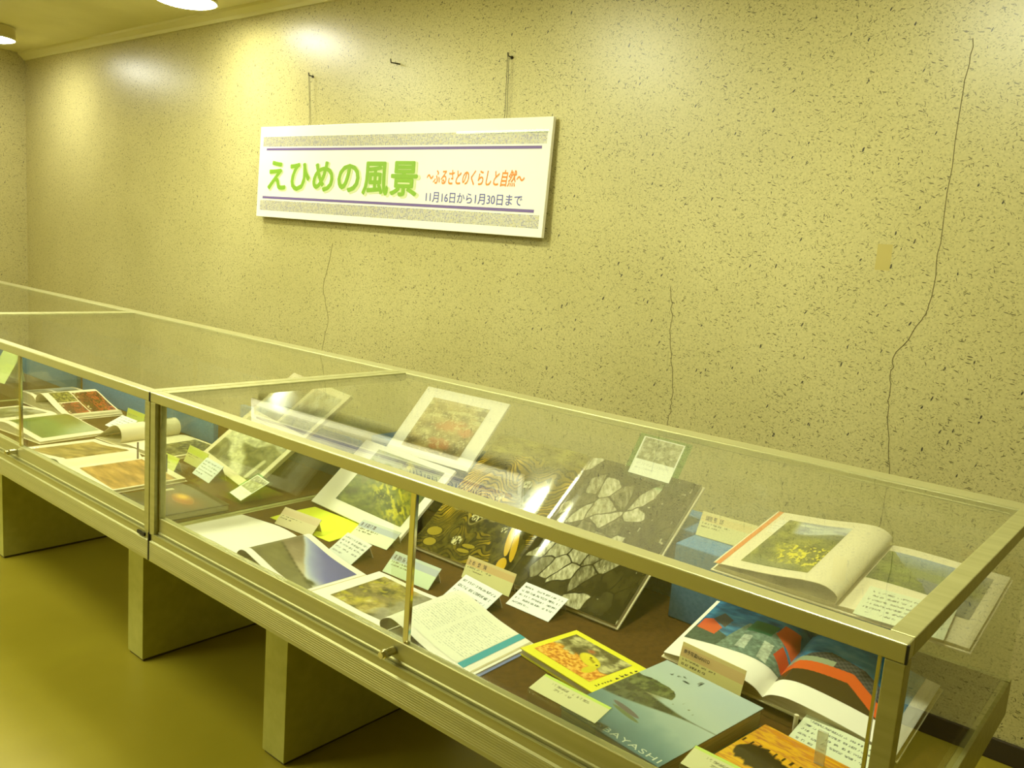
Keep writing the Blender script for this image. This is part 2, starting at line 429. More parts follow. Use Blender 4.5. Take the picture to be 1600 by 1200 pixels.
def p_terrace_grey(u, v):
    wx, wy = u + 0.06 * (fbm(u * 5, v * 5, 1) - 0.5), v + 0.08 * (fbm(u * 4, v * 4, 2) - 0.5)
    th = 0.75; X = (wx * math.cos(th) + wy * math.sin(th)) * 6.0; Y = (-wx * math.sin(th) + wy * math.cos(th)) * 9.5
    d1, d2, i, qx, qy = vor(X, Y, 47)
    qx, qy = qx / 6.0, qy / 9.5
    cu, cv_ = qx * math.cos(th) - qy * math.sin(th), qx * math.sin(th) + qy * math.cos(th)
    streak = 0.3 + 1.8 * (fbm((u * 0.8 + v * 0.6) * 70, (v * 0.8 - u * 0.6) * 26, 6, 4) - 0.4)
    c = ramp(0.75 * i + 0.5 * (streak - 0.3), [(0.0, (40, 37, 20)), (0.3, (92, 88, 62)), (0.6, (150, 146, 116)), (1.0, (214, 210, 182))])
    dark = ramp(fbm(u * 12, v * 12, 9), [(0.3, (26, 23, 8)), (0.7, (58, 53, 26))])
    ray = np.exp(-(((cu - 0.40 - 0.2 * (0.5 - cv_)) / 0.30) ** 2 + ((cv_ - 0.5) / 0.44) ** 2) ** 1.6)
    c = mixc(dark, c, ss(0.36, 0.40, ray + 0.7 * (i - 0.5)))
    c = mixc(c, c8(38, 34, 16), ss(0.09, 0.05, d2 - d1))
    hs = vn(u * 40, v * 40, 8)
    return mixc(c, c8(210, 206, 170), (hs > 0.95) * (u > 0.6) * 0.8)

def p_autumn(u, v):
    n = fbm(u * 8, v * 8, 51, 5); f = fbm(u * 30, v * 30, 52, 3)
    c = ramp(n, [(0.3, (84, 72, 36)), (0.5, (132, 116, 66)), (0.7, (170, 150, 92))])
    for (a, b, r1, r2) in ((0.62, 0.55, 0.32, 0.16), (0.55, 0.2, 0.22, 0.12), (0.85, 0.5, 0.14, 0.1)):
        d = ((u - a) / r1) ** 2 + ((v - b) / r2) ** 2
        c = mixc(c, c8(196, 116, 60), ss(1.1, 0.3, d + 2.4 * (n - 0.5)) * 0.7)
    c = mixc(c, c8(200, 196, 138), ss(0.58, 0.68, fbm(u * 4, v * 16, 54)) * ss(0.5, 0.7, v) * 0.8)
    c = mixc(c, c8(196, 190, 130), np.exp(-(((u - 0.22) / 0.13) ** 2 + ((v - 0.36) / 0.06) ** 2)) * 0.9)
    return mixc(c, c8(214, 206, 150), (f > 0.66) * 0.7)

def p_thicket(u, v):
    n = fbm(u * 7, v * 9, 61, 5); f = fbm((u + v) * 26, (v - u) * 10, 62, 3)
    c = ramp(n, [(0.25, (48, 58, 22)), (0.5, (86, 96, 36)), (0.75, (132, 138, 64))])
    y = np.exp(-(((u - 0.58) / 0.24) ** 2 + ((v - 0.42) / 0.16) ** 2)) + 0.9 * np.exp(-(((u - 0.85) / 0.2) ** 2 + ((v - 0.16) / 0.14) ** 2)) + 0.7 * np.exp(-(((u - 0.55) / 0.1) ** 2 + ((v - 0.9) / 0.1) ** 2))
    c = mixc(c, c8(196, 186, 40), ss(0.42, 0.62, f) * np.clip(y * 1.4, 0, 1))
    return mixc(c, c8(120, 110, 64), ss(0.6, 0.7, fbm(u * 12, v * 4, 65)) * 0.4)

def p_marigold(u, v):
    n = fbm(u * 9, v * 9, 71, 4); f = fbm(u * 26, v * 26, 72, 3)
    grey = ramp(n, [(0.3, (92, 84, 48)), (0.5, (142, 136, 92)), (0.7, (198, 192, 136))])
    flo = ramp(f, [(0.3, (190, 112, 24)), (0.5, (224, 152, 36)), (0.68, (240, 190, 84))])
    c = mixc(grey, flo, ss(0.02, -0.06, v - 0.52 + 0.12 * u + 0.25 * (n - 0.5)))
    c = mixc(c, c8(70, 60, 28), np.exp(-(((u - 0.30) / 0.10) ** 2 + ((v - 0.60) / 0.1) ** 2)) * 0.8)
    body = ((u - 0.62) / 0.20) ** 2 + ((v - 0.52 + 0.35 * (u - 0.62)) / 0.15) ** 2
    c = mixc(c, c8(222, 208, 40), ss(1.05, 0.9, body)); c = mixc(c, c8(184, 170, 34), ss(0.5, 1.0, body) * (body < 1) * 0.5)
    c = mixc(c, c8(214, 200, 40), ss(1.0, 0.8, ((u - 0.78) / 0.07) ** 2 + ((v - 0.28) / 0.16) ** 2))
    for a, b in ((0.58, 0.60), (0.76, 0.49)):
        c = mixc(c, c8(70, 58, 20), ss(1.1, 0.7, np.hypot((u - a) / 0.02, (v - b) / 0.025)))
    sl = np.exp(-(((v - 0.55 + 0.45 * (u - 0.62)) / 0.03) ** 2)) * (np.abs(u - 0.645) < 0.06)
    c = mixc(c, c8(160, 140, 26), sl)
    return mixc(c, c8(176, 84, 44), np.exp(-(((u - 0.47) / 0.05) ** 2 + ((v - 0.76) / 0.05) ** 2)))

def p_sea(u, v):
    n = fbm(u * 5, v * 5, 81, 4)
    c = ramp(v + 0.12 * (n - 0.5) + 0.25 * (u - 0.4), [(0, (70, 102, 108)), (0.22, (96, 128, 132)), (0.42, (150, 172, 166)), (0.7, (176, 192, 186)), (1, (178, 194, 196))])
    g = ramp(fbm(u * 24, v * 24, 84), [(0.3, (50, 58, 30)), (0.7, (108, 116, 68))])
    shore = 0.50 + 0.22 * u
    top = shore + (0.20 * np.sqrt(np.clip(1 - (u / 0.47) ** 2, 0, 1)) + 0.03 * (fbm(u * 14, v * 0, 83) - 0.5)) * (u < 0.47)
    tan = ramp(fbm(u * 12, v * 30, 85), [(0.3, (112, 106, 66)), (0.7, (176, 168, 122))])
    c = mixc(c, tan, ss(0.10, 0.04, np.abs(v - shore + 0.02)) * ss(0.46, 0.25, u))
    c = mixc(c, g, (v > shore) * (v < top) * 1.0)
    mid = 0.46 + 0.05 * u
    c = mixc(c, g * 0.72, ss(0.012, -0.012, np.abs(v - mid) - 0.10 * ss(0.86, 0.02, u)) * 0.95)
    rock = ((u - 0.34 - 0.3 * (0.30 - v)) / 0.15) ** 2 + ((v - 0.30 + 0.12 * (u - 0.34)) / 0.022) ** 2
    c = mixc(c, c8(92, 84, 84), ss(1.1, 0.8, rock)); low = ((u - 0.38) / 0.16) ** 2 + ((v - 0.265 + 0.12 * (u - 0.34)) / 0.018) ** 2
    c = mixc(c, c8(92, 108, 66), ss(1.1, 0.7, low) * (rock > 1))
    tw = (vn(u * 60, v * 40, 7) > 0.86) * np.exp(-(((u - 0.62) / 0.12) ** 2 + ((v - 0.58) / 0.04) ** 2))
    return mixc(c, c8(90, 96, 60), tw)

def p_sunset(u, v):
    n = fbm(u * 4, v * 22, 91, 4)
    c = ramp((0.9 * v + 0.9 * (n - 0.5)) % 1.0, [(0.0, (212, 140, 30)), (0.12, (232, 180, 40)), (0.24, (236, 186, 44)), (0.34, (200, 130, 50)), (0.42, (234, 182, 42)), (0.56, (230, 172, 38)), (0.64, (190, 120, 54)), (0.74, (234, 180, 42)), (0.9, (204, 134, 60)), (1, (212, 140, 30))])
    t = fbm(u * 14, v * 3, 92, 4)
    sil = ss(0.02, -0.02, np.abs(v - 0.52 + 0.05 * u) - (0.12 * ss(0.9, 0.3, u) * ss(0.0, 0.12, u) + 0.16 * (t - 0.5)))
    c = mixc(c, c8(48, 36, 14), sil)
    twig = (np.abs(v - 0.66) < 0.03) & (np.sin(u * 90) > 0.6) & (u < 0.6)
    return mixc(c, c8(60, 42, 14), twig * 1.0)

def p_boats(u, v):
    n = fbm(u * 6, v * 14, 101, 4)
    c = ramp(n, [(0.25, (26, 74, 112)), (0.5, (44, 104, 150)), (0.75, (70, 132, 172))])
    def poly(pts):
        ins = np.zeros(u.shape, bool); m = len(pts)
        for i in range(m):
            x1, y1 = pts[i]; x2, y2 = pts[(i + 1) % m]
            t = ((y1 > v) != (y2 > v)) & (u < (x2 - x1) * (v - y1) / (y2 - y1 + 1e-9) + x1); ins ^= t
        return ins
    k = fbm(u * 30, v * 24, 102, 3)[..., None]
    grey = c8(110, 130, 118) * (0.7 + 0.6 * k)
    c = mixc(c, c8(70, 84, 70) * (0.8 + 0.4 * k), poly([(0, 0), (0.42, 0), (0.40, 0.22), (0.2, 0.36), (0, 0.34)]) * 0.9)
    c = mixc(c, grey, poly([(0.34, 0), (1, 0), (0.95, 0.30), (0.78, 0.66), (0.46, 0.66), (0.38, 0.3)]) * 1.0)
    c = mixc(c, c8(60, 110, 80), poly([(0.48, 0.5), (0.72, 0.52), (0.74, 0.76), (0.50, 0.76)]) * 1.0)
    c = mixc(c, c8(206, 214, 196) * (0.7 + 0.4 * k), poly([(0.50, 0.10), (0.60, 0.10), (0.58, 0.42), (0.50, 0.40)]) * 0.8)
    c = mixc(c, c8(222, 228, 206) * (0.7 + 0.4 * k), poly([(0.74, 0.05), (0.84, 0.02), (0.80, 0.38), (0.70, 0.40)]) * 0.7)
    c = mixc(c, c8(204, 88, 50), poly([(0.02, 0.30), (0.24, 0.22), (0.26, 0.40), (0.10, 0.56), (0.02, 0.52)]) * 1.0)
    c = mixc(c, c8(84, 74, 66), poly([(0.10, 0.56), (0.28, 0.42), (0.30, 0.62), (0.16, 0.74)]) * 0.9)
    c = mixc(c, c8(206, 92, 52), poly([(0.74, 0.62), (1.0, 0.36), (1.0, 0.62), (0.92, 0.84), (0.76, 0.84)]) * 1.0)
    c = mixc(c, c8(186, 74, 44), poly([(0.84, 0.24), (1.0, 0.06), (1.0, 0.30), (0.86, 0.46)]) * 1.0)
    return c

def p_awning(u, v):
    n = fbm(u * 5, v * 9, 111, 4)
    c = ramp(n + 0.2 * v, [(0.3, (34, 86, 126)), (0.6, (58, 120, 164)), (0.9, (96, 150, 184))])
    f = np.interp(u, [0, 0.1, 0.55, 0.9, 1], [0.30, 0.42, 0.50, 0.16, 0.02])
    g = np.interp(u, [0, 0.15, 0.3, 0.6, 0.95, 1], [0.34, 0.60, 0.70, 0.64, 0.34, 0.26])
    tile = ((np.floor(u * 34 + v * 4) + np.floor(v * 30 + u * 8)) % 2)[..., None]
    c = mixc(c, c8(62, 62, 62) + 0.16 * tile * c8(160, 140, 110), (v < g) * (v > f))
    c = mixc(c, c8(212, 96, 40), (v <= f) * (v > f - 0.18))
    c = mixc(c, c8(74, 60, 30), (v <= f - 0.18) * 1.0)
    c = mixc(c, c8(150, 160, 130), (v < f + 0.10) * (v > f) * (u < 0.38))
    return c

def p_field(u, v):
    n = fbm(u * 7, v * 9, 121, 5); f = fbm(u * 26, v * 26, 122, 3)
    c = ramp(n, [(0.3, (74, 80, 22)), (0.5, (112, 116, 36)), (0.7, (148, 144, 56))])
    sky = ramp(fbm(u * 3, v * 14, 123), [(0.3, (142, 148, 168)), (0.6, (190, 198, 196)), (0.8, (216, 222, 206))])
    c = mixc(c, c8(96, 104, 84), ss(0.66, 0.74, v) * ss(0.2, 0.35, u) * 0.8)
    c = mixc(c, sky, ss(0.74, 0.80, v + 0.05 * np.sin(u * 5)) * ss(0.1, 0.25, u - 0.3 * (1 - v)))
    c = mixc(c, c8(228, 214, 30), ((f > 0.56) & (v < 0.50) & (v > 0.10)) * ss(0.3, 0.55, u + 0.35 * fbm(u * 4, v * 4, 9) - 0.1))
    return mixc(c, c8(112, 118, 96), ss(0.25, 0.05, v) * ss(0.55, 0.2, np.abs(u - 0.4)) * 0.7)

def p_river(u, v):
    n = fbm(u * 7, v * 8, 131, 5)
    c = ramp(v + 0.2 * (n - 0.5), [(0, (84, 92, 104)), (0.35, (104, 112, 116)), (0.6, (110, 122, 96)), (1, (126, 146, 176))])
    hill = v < 0.95 - 1.15 * u + 0.2 * n
    c = mixc(c, ramp(n, [(0.3, (50, 64, 14)), (0.7, (110, 120, 34))]), hill * 0.95)
    far = (v < 0.56 + 0.1 * n) & (v > 0.40 - 0.05 * n)
    return mixc(c, c8(120, 130, 62), far * 0.6)

def p_moor(u, v):
    n = fbm(u * 5, v * 5, 141, 4)
    c = ramp(v + 0.2 * (n - 0.5), [(0, (90, 98, 102)), (0.4, (104, 112, 116)), (0.55, (92, 102, 50)), (0.7, (102, 110, 84)), (1, (118, 126, 138))])
    return c

def p_rapids(u, v):
    n = fbm(u * 9, v * 9, 151, 5)
    c = ramp(n, [(0.3, (70, 72, 44)), (0.5, (104, 104, 68)), (0.7, (140, 138, 96))])
    def stroke(pts, w):
        d = np.full(u.shape, 9.0)
        for (x1, y1), (x2, y2) in zip(pts[:-1], pts[1:]):
            t = np.clip(((u - x1) * (x2 - x1) + (v - y1) * (y2 - y1)) / ((x2 - x1) ** 2 + (y2 - y1) ** 2), 0, 1)
            d = np.minimum(d, np.hypot(u - x1 - t * (x2 - x1), (v - y1 - t * (y2 - y1)) * 0.8))
        return ss(1.2, 0.5, d / w + 0.9 * (n - 0.5))
    pale = c8(214, 212, 174) * (0.72 + 0.45 * fbm(u * 24, v * 24, 153)[..., None])
    sw = np.hypot((u - 0.22) / 0.9, (v - 0.74)); ang = np.arctan2(v - 0.74, u - 0.22)
    ring = ss(0.06, 0.0, np.abs(sw - 0.17 + 0.03 * np.sin(3 * ang) + 0.06 * (n - 0.5)) - 0.02)
    c = mixc(c, pale, ring * 0.9)
    c = mixc(c, pale * 0.8, ss(0.13, 0.05, sw + 0.10 * (n - 0.5)) * (fbm(u * 20, v * 20, 3) > 0.5) * 0.8)
    c = mixc(c, pale, stroke([(0.02, 0.52), (0.20, 0.52), (0.36, 0.62), (0.50, 0.66)], 0.10))
    c = mixc(c, pale * 0.9, stroke([(0.40, 0.60), (0.60, 0.62), (0.78, 0.82), (0.97, 0.74)], 0.055))
    c = mixc(c, pale, stroke([(0.22, 0.52), (0.34, 0.34), (0.50, 0.22), (0.66, 0.02)], 0.12))
    return mixc(c, c8(226, 222, 186), stroke([(0.86, 0.04), (0.89, 0.42)], 0.035) * 0.8)

def p_greys(u, v):
    n = fbm(u * 6, v * 6, 161, 5)
    return ramp(n + 0.3 * v, [(0.3, (62, 60, 36)), (0.6, (116, 112, 72)), (0.9, (176, 174, 156))])

def p_mist(u, v):
    n = fbm(u * 4, v * 4, 165, 4)
    return ramp(u + 0.5 * (n - 0.5), [(0, (192, 200, 210)), (0.45, (160, 166, 160)), (0.6, (92, 90, 50)), (1, (120, 116, 66))])

def p_meadow(u, v):
    n = fbm(u * 4, v * 7, 171, 4)
    c = ramp(v + 0.25 * (n - 0.5), [(0, (88, 110, 40)), (0.45, (112, 134, 66)), (0.7, (120, 126, 60)), (1, (110, 104, 40))])
    return mixc(c, c8(176, 190, 168), ss(0.5, 0.9, u + 0.6 * v - 0.55 + 0.2 * n) * 0.7)

def p_maple(u, v):
    n = fbm(u * 6, v * 6, 181, 4); f = fbm(u * 20, v * 20, 182, 3)
    c = ramp(n, [(0.3, (78, 44, 26)), (0.5, (116, 58, 34)), (0.7, (120, 92, 40))])
    c = mixc(c, c8(186, 76, 40), ss(0.5, 0.62, f) * ss(0.2, 0.6, v))
    return mixc(c, c8(206, 196, 150), ss(0.62, 0.7, fbm(u * 9, v * 9, 183)) * ss(0.45, 0.1, v))

def p_leaves(u, v):
    n = fbm(u * 14, v * 14, 191, 4)
    return ramp(n, [(0.3, (66, 62, 22)), (0.5, (110, 104, 40)), (0.7, (170, 160, 80))])

def p_brown(u, v):
    n = fbm(u * 3, v * 12, 201, 5)
    return ramp(n, [(0.3, (120, 98, 42)), (0.5, (158, 130, 66)), (0.7, (188, 160, 96))])

def p_foliage(u, v):
    n = fbm(u * 18, v * 18, 211, 4)
    return ramp(n, [(0.3, (52, 48, 26)), (0.5, (94, 88, 46)), (0.7, (158, 150, 96))])

def p_glow(u, v):
    n = fbm(u * 8, v * 8, 221, 3)
    c = np.ones(u.shape + (3,)) * c8(60, 52, 34) * (0.85 + 0.3 * n[..., None])
    d = np.exp(-(((u - 0.46) / 0.14) ** 2 + ((v - 0.62) / 0.08) ** 2)); e = np.exp(-(((u - 0.60) / 0.32) ** 2 + ((v - 0.55) / 0.17) ** 2))
    c = mixc(c, c8(176, 84, 26), e * 0.9); c = mixc(c, c8(250, 190, 60), d * 1.2)
    return mixc(c, c8(222, 216, 176), ((np.abs(u - 0.10) < 0.035) & (np.abs(v - 0.60) < 0.09)) * 0.9)

def p_stone(u, v):
    n = fbm(u * 14, v * 12, 231, 4)
    return ramp(n, [(0.3, (96, 98, 66)), (0.5, (134, 134, 100)), (0.7, (174, 172, 138))])

def p_card(band, low, seed, title=True, bands=(0.60, 0.88)):
    def f(u, v):
        c = np.ones(u.shape + (3,)) * low
        c = mixc(c, np.ones(u.shape + (3,)) * (0.5 * band + 0.5 * low), (v >= 0.88) * 1.0)
        c = mixc(c, np.ones(u.shape + (3,)) * band, ((v > bands[0]) & (v < bands[1])) * 1.0)
        if title: c = rows(u, v, 1, c8(70, 58, 60), c, 0.05, 0.42, 0.66, 0.86, 34, 0.9, seed, 1.0)
        c = rows(u, v, 2, c8(92, 84, 60), c, 0.05, 0.6, 0.34, 0.60, 44, 0.5, seed + 3, 0.7)
        return c
    return f

def p_desc(seed, n=5, bg=(224, 228, 222)):
    def f(u, v):
        c = np.ones(u.shape + (3,)) * np.array(bg) / 255.0
        return rows(u, v, n, c8(84, 88, 84), c, 0.06, 0.94, 0.10, 0.92, 46, 0.42, seed, 0.45)
    return f

def p_holder(u, v):
    c = np.ones(u.shape + (3,)) * c8(236, 240, 226)
    n = fbm(u * 16, v * 14, 241, 4)
    ph = ramp(n, [(0.3, (104, 106, 74)), (0.5, (142, 142, 108)), (0.7, (186, 184, 150))])
    c = mixc(c, ph, ((u > 0.04) & (u < 0.96) & (v > 0.40) & (v < 0.97)) * 1.0)
    return rows(u, v, 2, c8(190, 192, 180), c, 0.1, 0.9, 0.12, 0.34, 50, 0.4, 3, 0.6)

def p_label(u, v):
    c = np.ones(u.shape + (3,)) * c8(208, 206, 158)
    c = mixc(c, np.ones(u.shape + (3,)) * c8(190, 214, 96), (v > 0.86) * 1.0)
    return rows(u, v, 2, c8(120, 116, 84), c, 0.18, 0.75, 0.40, 0.80, 46, 0.5, 8, 0.6)

# ------------------------------------------------------------------ books
def smooth_curve(pts, n=44):
    """Catmull-Rom through (x, z) points, resampled evenly by length"""
    P = np.array(pts, float); P = np.vstack([2 * P[0] - P[1], P, 2 * P[-1] - P[-2]])
    out = []
    for i in range(1, len(P) - 2):
        for t in np.linspace(0, 1, 16, endpoint=False):
            a, b, c, d = P[i - 1], P[i], P[i + 1], P[i + 2]
            out.append(0.5 * (2 * b + (c - a) * t + (2 * a - 5 * b + 4 * c - d) * t ** 2 + (3 * b - a - 3 * c + d) * t ** 3))
    out.append(P[-2]); out = np.array(out)
    s = np.concatenate([[0], np.cumsum(np.hypot(*np.diff(out, axis=0).T))]); q = np.linspace(0, s[-1], n)
    return np.stack([np.interp(q, s, out[:, 0]), np.interp(q, s, out[:, 1])], -1)

def curve_at(cv, a):
    i = np.clip(a, 0, 1) * (len(cv) - 1); k = np.minimum(i.astype(int), len(cv) - 2); f = (i - k)[..., None]
    p = cv[k] * (1 - f) + cv[k + 1] * f
    t = cv[k + 1] - cv[k]; t = t / np.linalg.norm(t, axis=-1, keepdims=True)
    return p, t

def page_side(root, sgn, w, dep, pts, photos, block=0.006, fill=True, paper='paper', thick=0.0014, d0=0.0, base=0.003):
    """one half of an open book: pts = (distance from gutter, height) of the top page from gutter to fore-edge"""
    cv = smooth_curve(pts); xs = cv[:, 0] * sgn
    # block of pages below
    mb = MB()
    if fill:
        cut = [(sgn * x, max(z - thick, base + 0.0006)) for x, z in cv]
        poly = [(sgn * cv[0, 0], base)] + cut + [(sgn * cv[-1, 0], base)]
    else:
        poly = [(0, base), (0, base + block), (sgn * w * 0.97, base + block * 0.85), (sgn * w, base)]
    mb.prism(poly, d0 + 0.0015, d0 + dep - 0.0015, 'y'); mb.build('page_block', M['edges'], root)
    # the top page, a curved sheet
    t = np.gradient(cv, axis=0); t /= np.linalg.norm(t, axis=1, keepdims=True); nrm = np.stack([-t[:, 1], t[:, 0]], -1)
    lo = cv - nrm * thick
    mb = MB()
    poly = [(sgn * x, z) for x, z in cv] + [(sgn * x, z) for x, z in lo[::-1]]
    A = [mb.bm.verts.new((x, d0, z)) for x, z in poly]; B = [mb.bm.verts.new((x, d0 + dep, z)) for x, z in poly]
    n = len(poly)
    for i in range(n): mb.bm.faces.new((A[i], B[i], B[(i + 1) % n], A[(i + 1) % n]))
    h = len(cv)
    for S in (A, B):
        for i in range(h - 1): mb.bm.faces.new((S[i], S[i + 1], S[n - 2 - i], S[n - 1 - i]))
    mb.build('page', M[paper], root, smooth=True)
    for ph in photos:
        (a0, a1, b0, b1), fn = ph[0], ph[1]; mt = ph[2] if len(ph) > 2 else 'ink'; res = ph[3] if len(ph) > 3 else 90
        nm = ph[4] if len(ph) > 4 else 'photograph'
        nu = max(6, int(res)); nv = max(6, int(res * dep * (b1 - b0) / max(1e-6, w * (a1 - a0))))
        nv = min(nv, 480)
        U, V = np.meshgrid(np.linspace(0, 1, nu), np.linspace(0, 1, nv))
        # u runs left to right for the reader
        a = a0 + (a1 - a0) * U if sgn > 0 else a1 + (a0 - a1) * U
        p, tt = curve_at(cv, a); nn = np.stack([-tt[..., 1], tt[..., 0]], -1)
        p = p + nn * 0.0005
        P = np.stack([p[..., 0] * sgn, d0 + dep * (b0 + (b1 - b0) * V), p[..., 1]], -1)
        ink_mesh(nm, P, fn(U, V), M[mt], root)
    return cv

def cover_boards(root, wl, wr, dep, m, t=0.003, d0=0.0, over=0.004):
    MB().box(-wl - over, wr + over, d0 - over, d0 + dep + over, 0, t, 0.0008).build('cover', m, root)

def closed_book(name, loc, rz, w, dep, th, label, cat, cover_m, fn, res=120, inset=(0, 1, 0, 1), mt='gloss_ink', group=None):
    r = empty(name, loc, rz, label, cat, group)
    b = 0.0028
    MB().box(0, w, 0, dep, 0, b, 0.0006).build('back_cover', cover_m, r)
    MB().box(0.002, w - 0.003, 0.003, dep - 0.003, b, th - b).build('page_block', M['edges'], r)
    MB().box(0, w, 0, dep, th - b, th, 0.0006).build('front_cover', cover_m, r)
    nu = res; nv = int(res * dep / w)
    U, V = np.meshgrid(np.linspace(0, 1, nu), np.linspace(0, 1, nv))
    a0, a1, b0, b1 = inset
    P = np.stack([w * (a0 + (a1 - a0) * U), dep * (b0 + (b1 - b0) * V), np.full(U.shape, th + 0.0004)], -1)
    ink_mesh('cover_picture', P, fn(U, V), M[mt], r)
    return r

def slab(name, root, w, h, fn, m, t=0.0012, res=100, x0=None, at=(0, 0, 0), tilt=0.0):
    """printed card: a thin slab standing in local x / tilted plane, its front coloured by fn"""
    x0 = -w / 2 if x0 is None else x0
    nu = res; nv = max(6, int(res * h / w * 1.3))
    U, V = np.meshgrid(np.linspace(0, 1, nu), np.linspace(0, 1, nv))
    ca, sa = math.cos(R(tilt)), math.sin(R(tilt))
    def pos(u, v, k):  # k: how far behind the front face
        y = v * h * ca + k * sa; z = v * h * sa - k * ca
        return np.stack([x0 + w * u + 0 * v + at[0], y + at[1], z + at[2]], -1)
    F = pos(U, V, 0.0); idx = np.arange(nu * nv).reshape(nv, nu)
    Q = np.stack([idx[:-1, :-1], idx[:-1, 1:], idx[1:, 1:], idx[1:, :-1]], -1).reshape(-1, 4).tolist()
    bc = [pos(np.array(u_), np.array(v_), t) for u_, v_ in ((0., 0.), (1., 0.), (1., 1.), (0., 1.))]
    n = nu * nv; verts = F.reshape(-1, 3).tolist() + [b.tolist() for b in bc]
    bot, top, lef, rig = idx[0].tolist(), idx[-1].tolist(), idx[:, 0].tolist(), idx[:, -1].tolist()
    faces = Q + [[n + 3, n + 2, n + 1, n], bot[::-1] + [n, n + 1], top + [n + 2, n + 3], lef + [n + 3, n], rig[::-1] + [n + 1, n + 2]]
    me = bpy.data.meshes.new(name); me.from_pydata(verts, [], faces)
    at_ = me.color_attributes.new('ink', 'FLOAT_COLOR', 'POINT')
    cc = np.ones((len(verts), 4)); cc[:n, :3] = lin(np.clip(fn(U, V).reshape(-1, 3), 0, 1)); cc[n:, :3] = cc[:n, :3].mean(0)
    at_.data.foreach_set('color', cc.astype(np.float32).ravel())
    return link(name, me, m, root)

def card(name, loc, rz, w, h, tilt, fn, label, cat, group=None, back='paper', m='matte_ink', t=0.0012, flap=True):
    """caption card leaning on its own folded flap; loc = left end of its bottom edge"""
    r = empty(name, loc, rz, label, cat, group)
    slab('front_panel', r, w, h, fn, M[m], t, 96, 0.0, (0, 0, 0.0012), tilt)
    if flap:
        ca, sa = math.cos(R(tilt)), math.sin(R(tilt))
        ty, tz = h * ca * 0.97, h * sa * 0.97
        by = ty + 0.010 + 0.10 * tz
        MB().prism([(ty, tz), (ty + 0.0012, tz), (by + 0.0012, 0.0006), (by, 0.0006)], 0.012, w - 0.012).build('support_flap', M[back], r)
    return r

# ================================================================== THE SETTING
DW, XL, XR, YF, ZC = 1.596, -4.99, 3.9, -3.9, 2.43
def struct(name, mb, m): return tag(mb.build(name, m), kind='structure')
struct('floor', MB().box(XL - 0.1, XR + 0.1, YF - 0.1, DW + 0.1, -0.1, 0), M['floor'])
struct('ceiling', MB().box(XL - 0.1, XR + 0.1, YF - 0.1, DW + 0.1, ZC, ZC + 0.1), M['ceiling'])
wall = struct('wall_back', MB().box(XL, XR, DW, DW + 0.1, 0, ZC), M['wall'])
struct('wall_left', MB().box(XL - 0.1, XL, YF, DW + 0.1, 0, ZC), M['wall'])
struct('wall_right', MB().box(XR, XR + 0.1, YF, DW + 0.1, 0, ZC), M['wall'])
struct('wall_front', MB().box(XL, XR, YF - 0.1, YF, 0, ZC), M['wall'])
struct('baseboard_back', MB().box(XL, XR, DW - 0.012, DW, 0, 0.062, 0.002), M['baseboard'])
struct('trim_1', MB().prism([(DW, ZC), (DW - 0.05, ZC), (DW - 0.048, ZC - 0.014), (DW - 0.02, ZC - 0.034), (DW - 0.012, ZC - 0.05), (DW, ZC - 0.05)], XL, XR), M['trim'])

def crack(pts):
    mb = MB()
    for (x1, z1), (x2, z2) in zip(pts[:-1], pts[1:]):
        seg = [(x1, z1)]
        for k in range(1, 7):
            t = k / 6; j = 0.010 * (float(_h(np.array([int(x1 * 991 + k * 7)]), np.array([int(z1 * 577 + k)]), 4)[0]) - 0.5) * (k < 6)
            seg.append((x1 + (x2 - x1) * t + j, z1 + (z2 - z1) * t))
        for a, b in zip(seg[:-1], seg[1:]):
            mb.cyl((a[0], DW - 0.0003, a[1]), (b[0], DW - 0.0003, b[1]), 0.0011, seg=5)
    mb.build('crack', M['crack'], wall)
crack([(1.364, 1.965), (1.36, 1.832), (1.362, 1.416), (1.354, 1.236), (1.343, 1.198), (1.28, 1.078), (1.285, 1.003), (1.289, 0.926), (1.316, 0.757), (1.31, 0.5)])
crack([(0.52, 1.22), (0.539, 1.107), (0.54, 1.04), (0.568, 0.887), (0.574, 0.819), (0.564, 0.749), (0.57, 0.4)])
crack([(-1.343, 1.266), (-1.403, 1.046), (-1.353, 0.894), (-1.406, 0.696)])
MB().box(1.193, 1.235, DW - 0.0006, DW + 0.001, 1.330, 1.405).build('tape_stain', M['tape'], wall)

# ================================================================== CEILING LAMPS
def lamp_proto():
    r = empty('ceiling_lamp', (0, 0, ZC), 0)
    MB().cyl((0, 0, -0.002), (0, 0, -0.075), 0.142, 0.148, 48).build('lamp_body', M['lamp_body'], r, smooth=True)
    mb = MB()
    for k in range(48):
        a, b = 2 * math.pi * k / 48, 2 * math.pi * (k + 1) / 48
        mb.cyl((0.147 * math.cos(a), 0.147 * math.sin(a), -0.074), (0.147 * math.cos(b), 0.147 * math.sin(b), -0.074), 0.006, seg=8)
    mb.build('trim_ring', M['alu_edge'], r, smooth=True)
    mb = MB(); seg, rings = 48, 6
    top = None; prev = None
    for i in range(rings + 1):
        t = i / rings; rad = 0.141 * math.cos(t * math.pi / 2); z = -0.0765 - 0.02 * math.sin(t * math.pi / 2)
        if i == rings: ring = [mb.bm.verts.new((0, 0, z))]
        else: ring = [mb.bm.verts.new((rad * math.cos(2 * math.pi * k / seg), rad * math.sin(2 * math.pi * k / seg), z)) for k in range(seg)]
        if prev:
            for k in range(seg):
                if len(ring) == 1: mb.bm.faces.new((prev[k], prev[(k + 1) % seg], ring[0]))
                else: mb.bm.faces.new((prev[k], prev[(k + 1) % seg], ring[(k + 1) % seg], ring[k]))
        else: mb.bm.faces.new(ring)
        prev = ring
    return r, mb
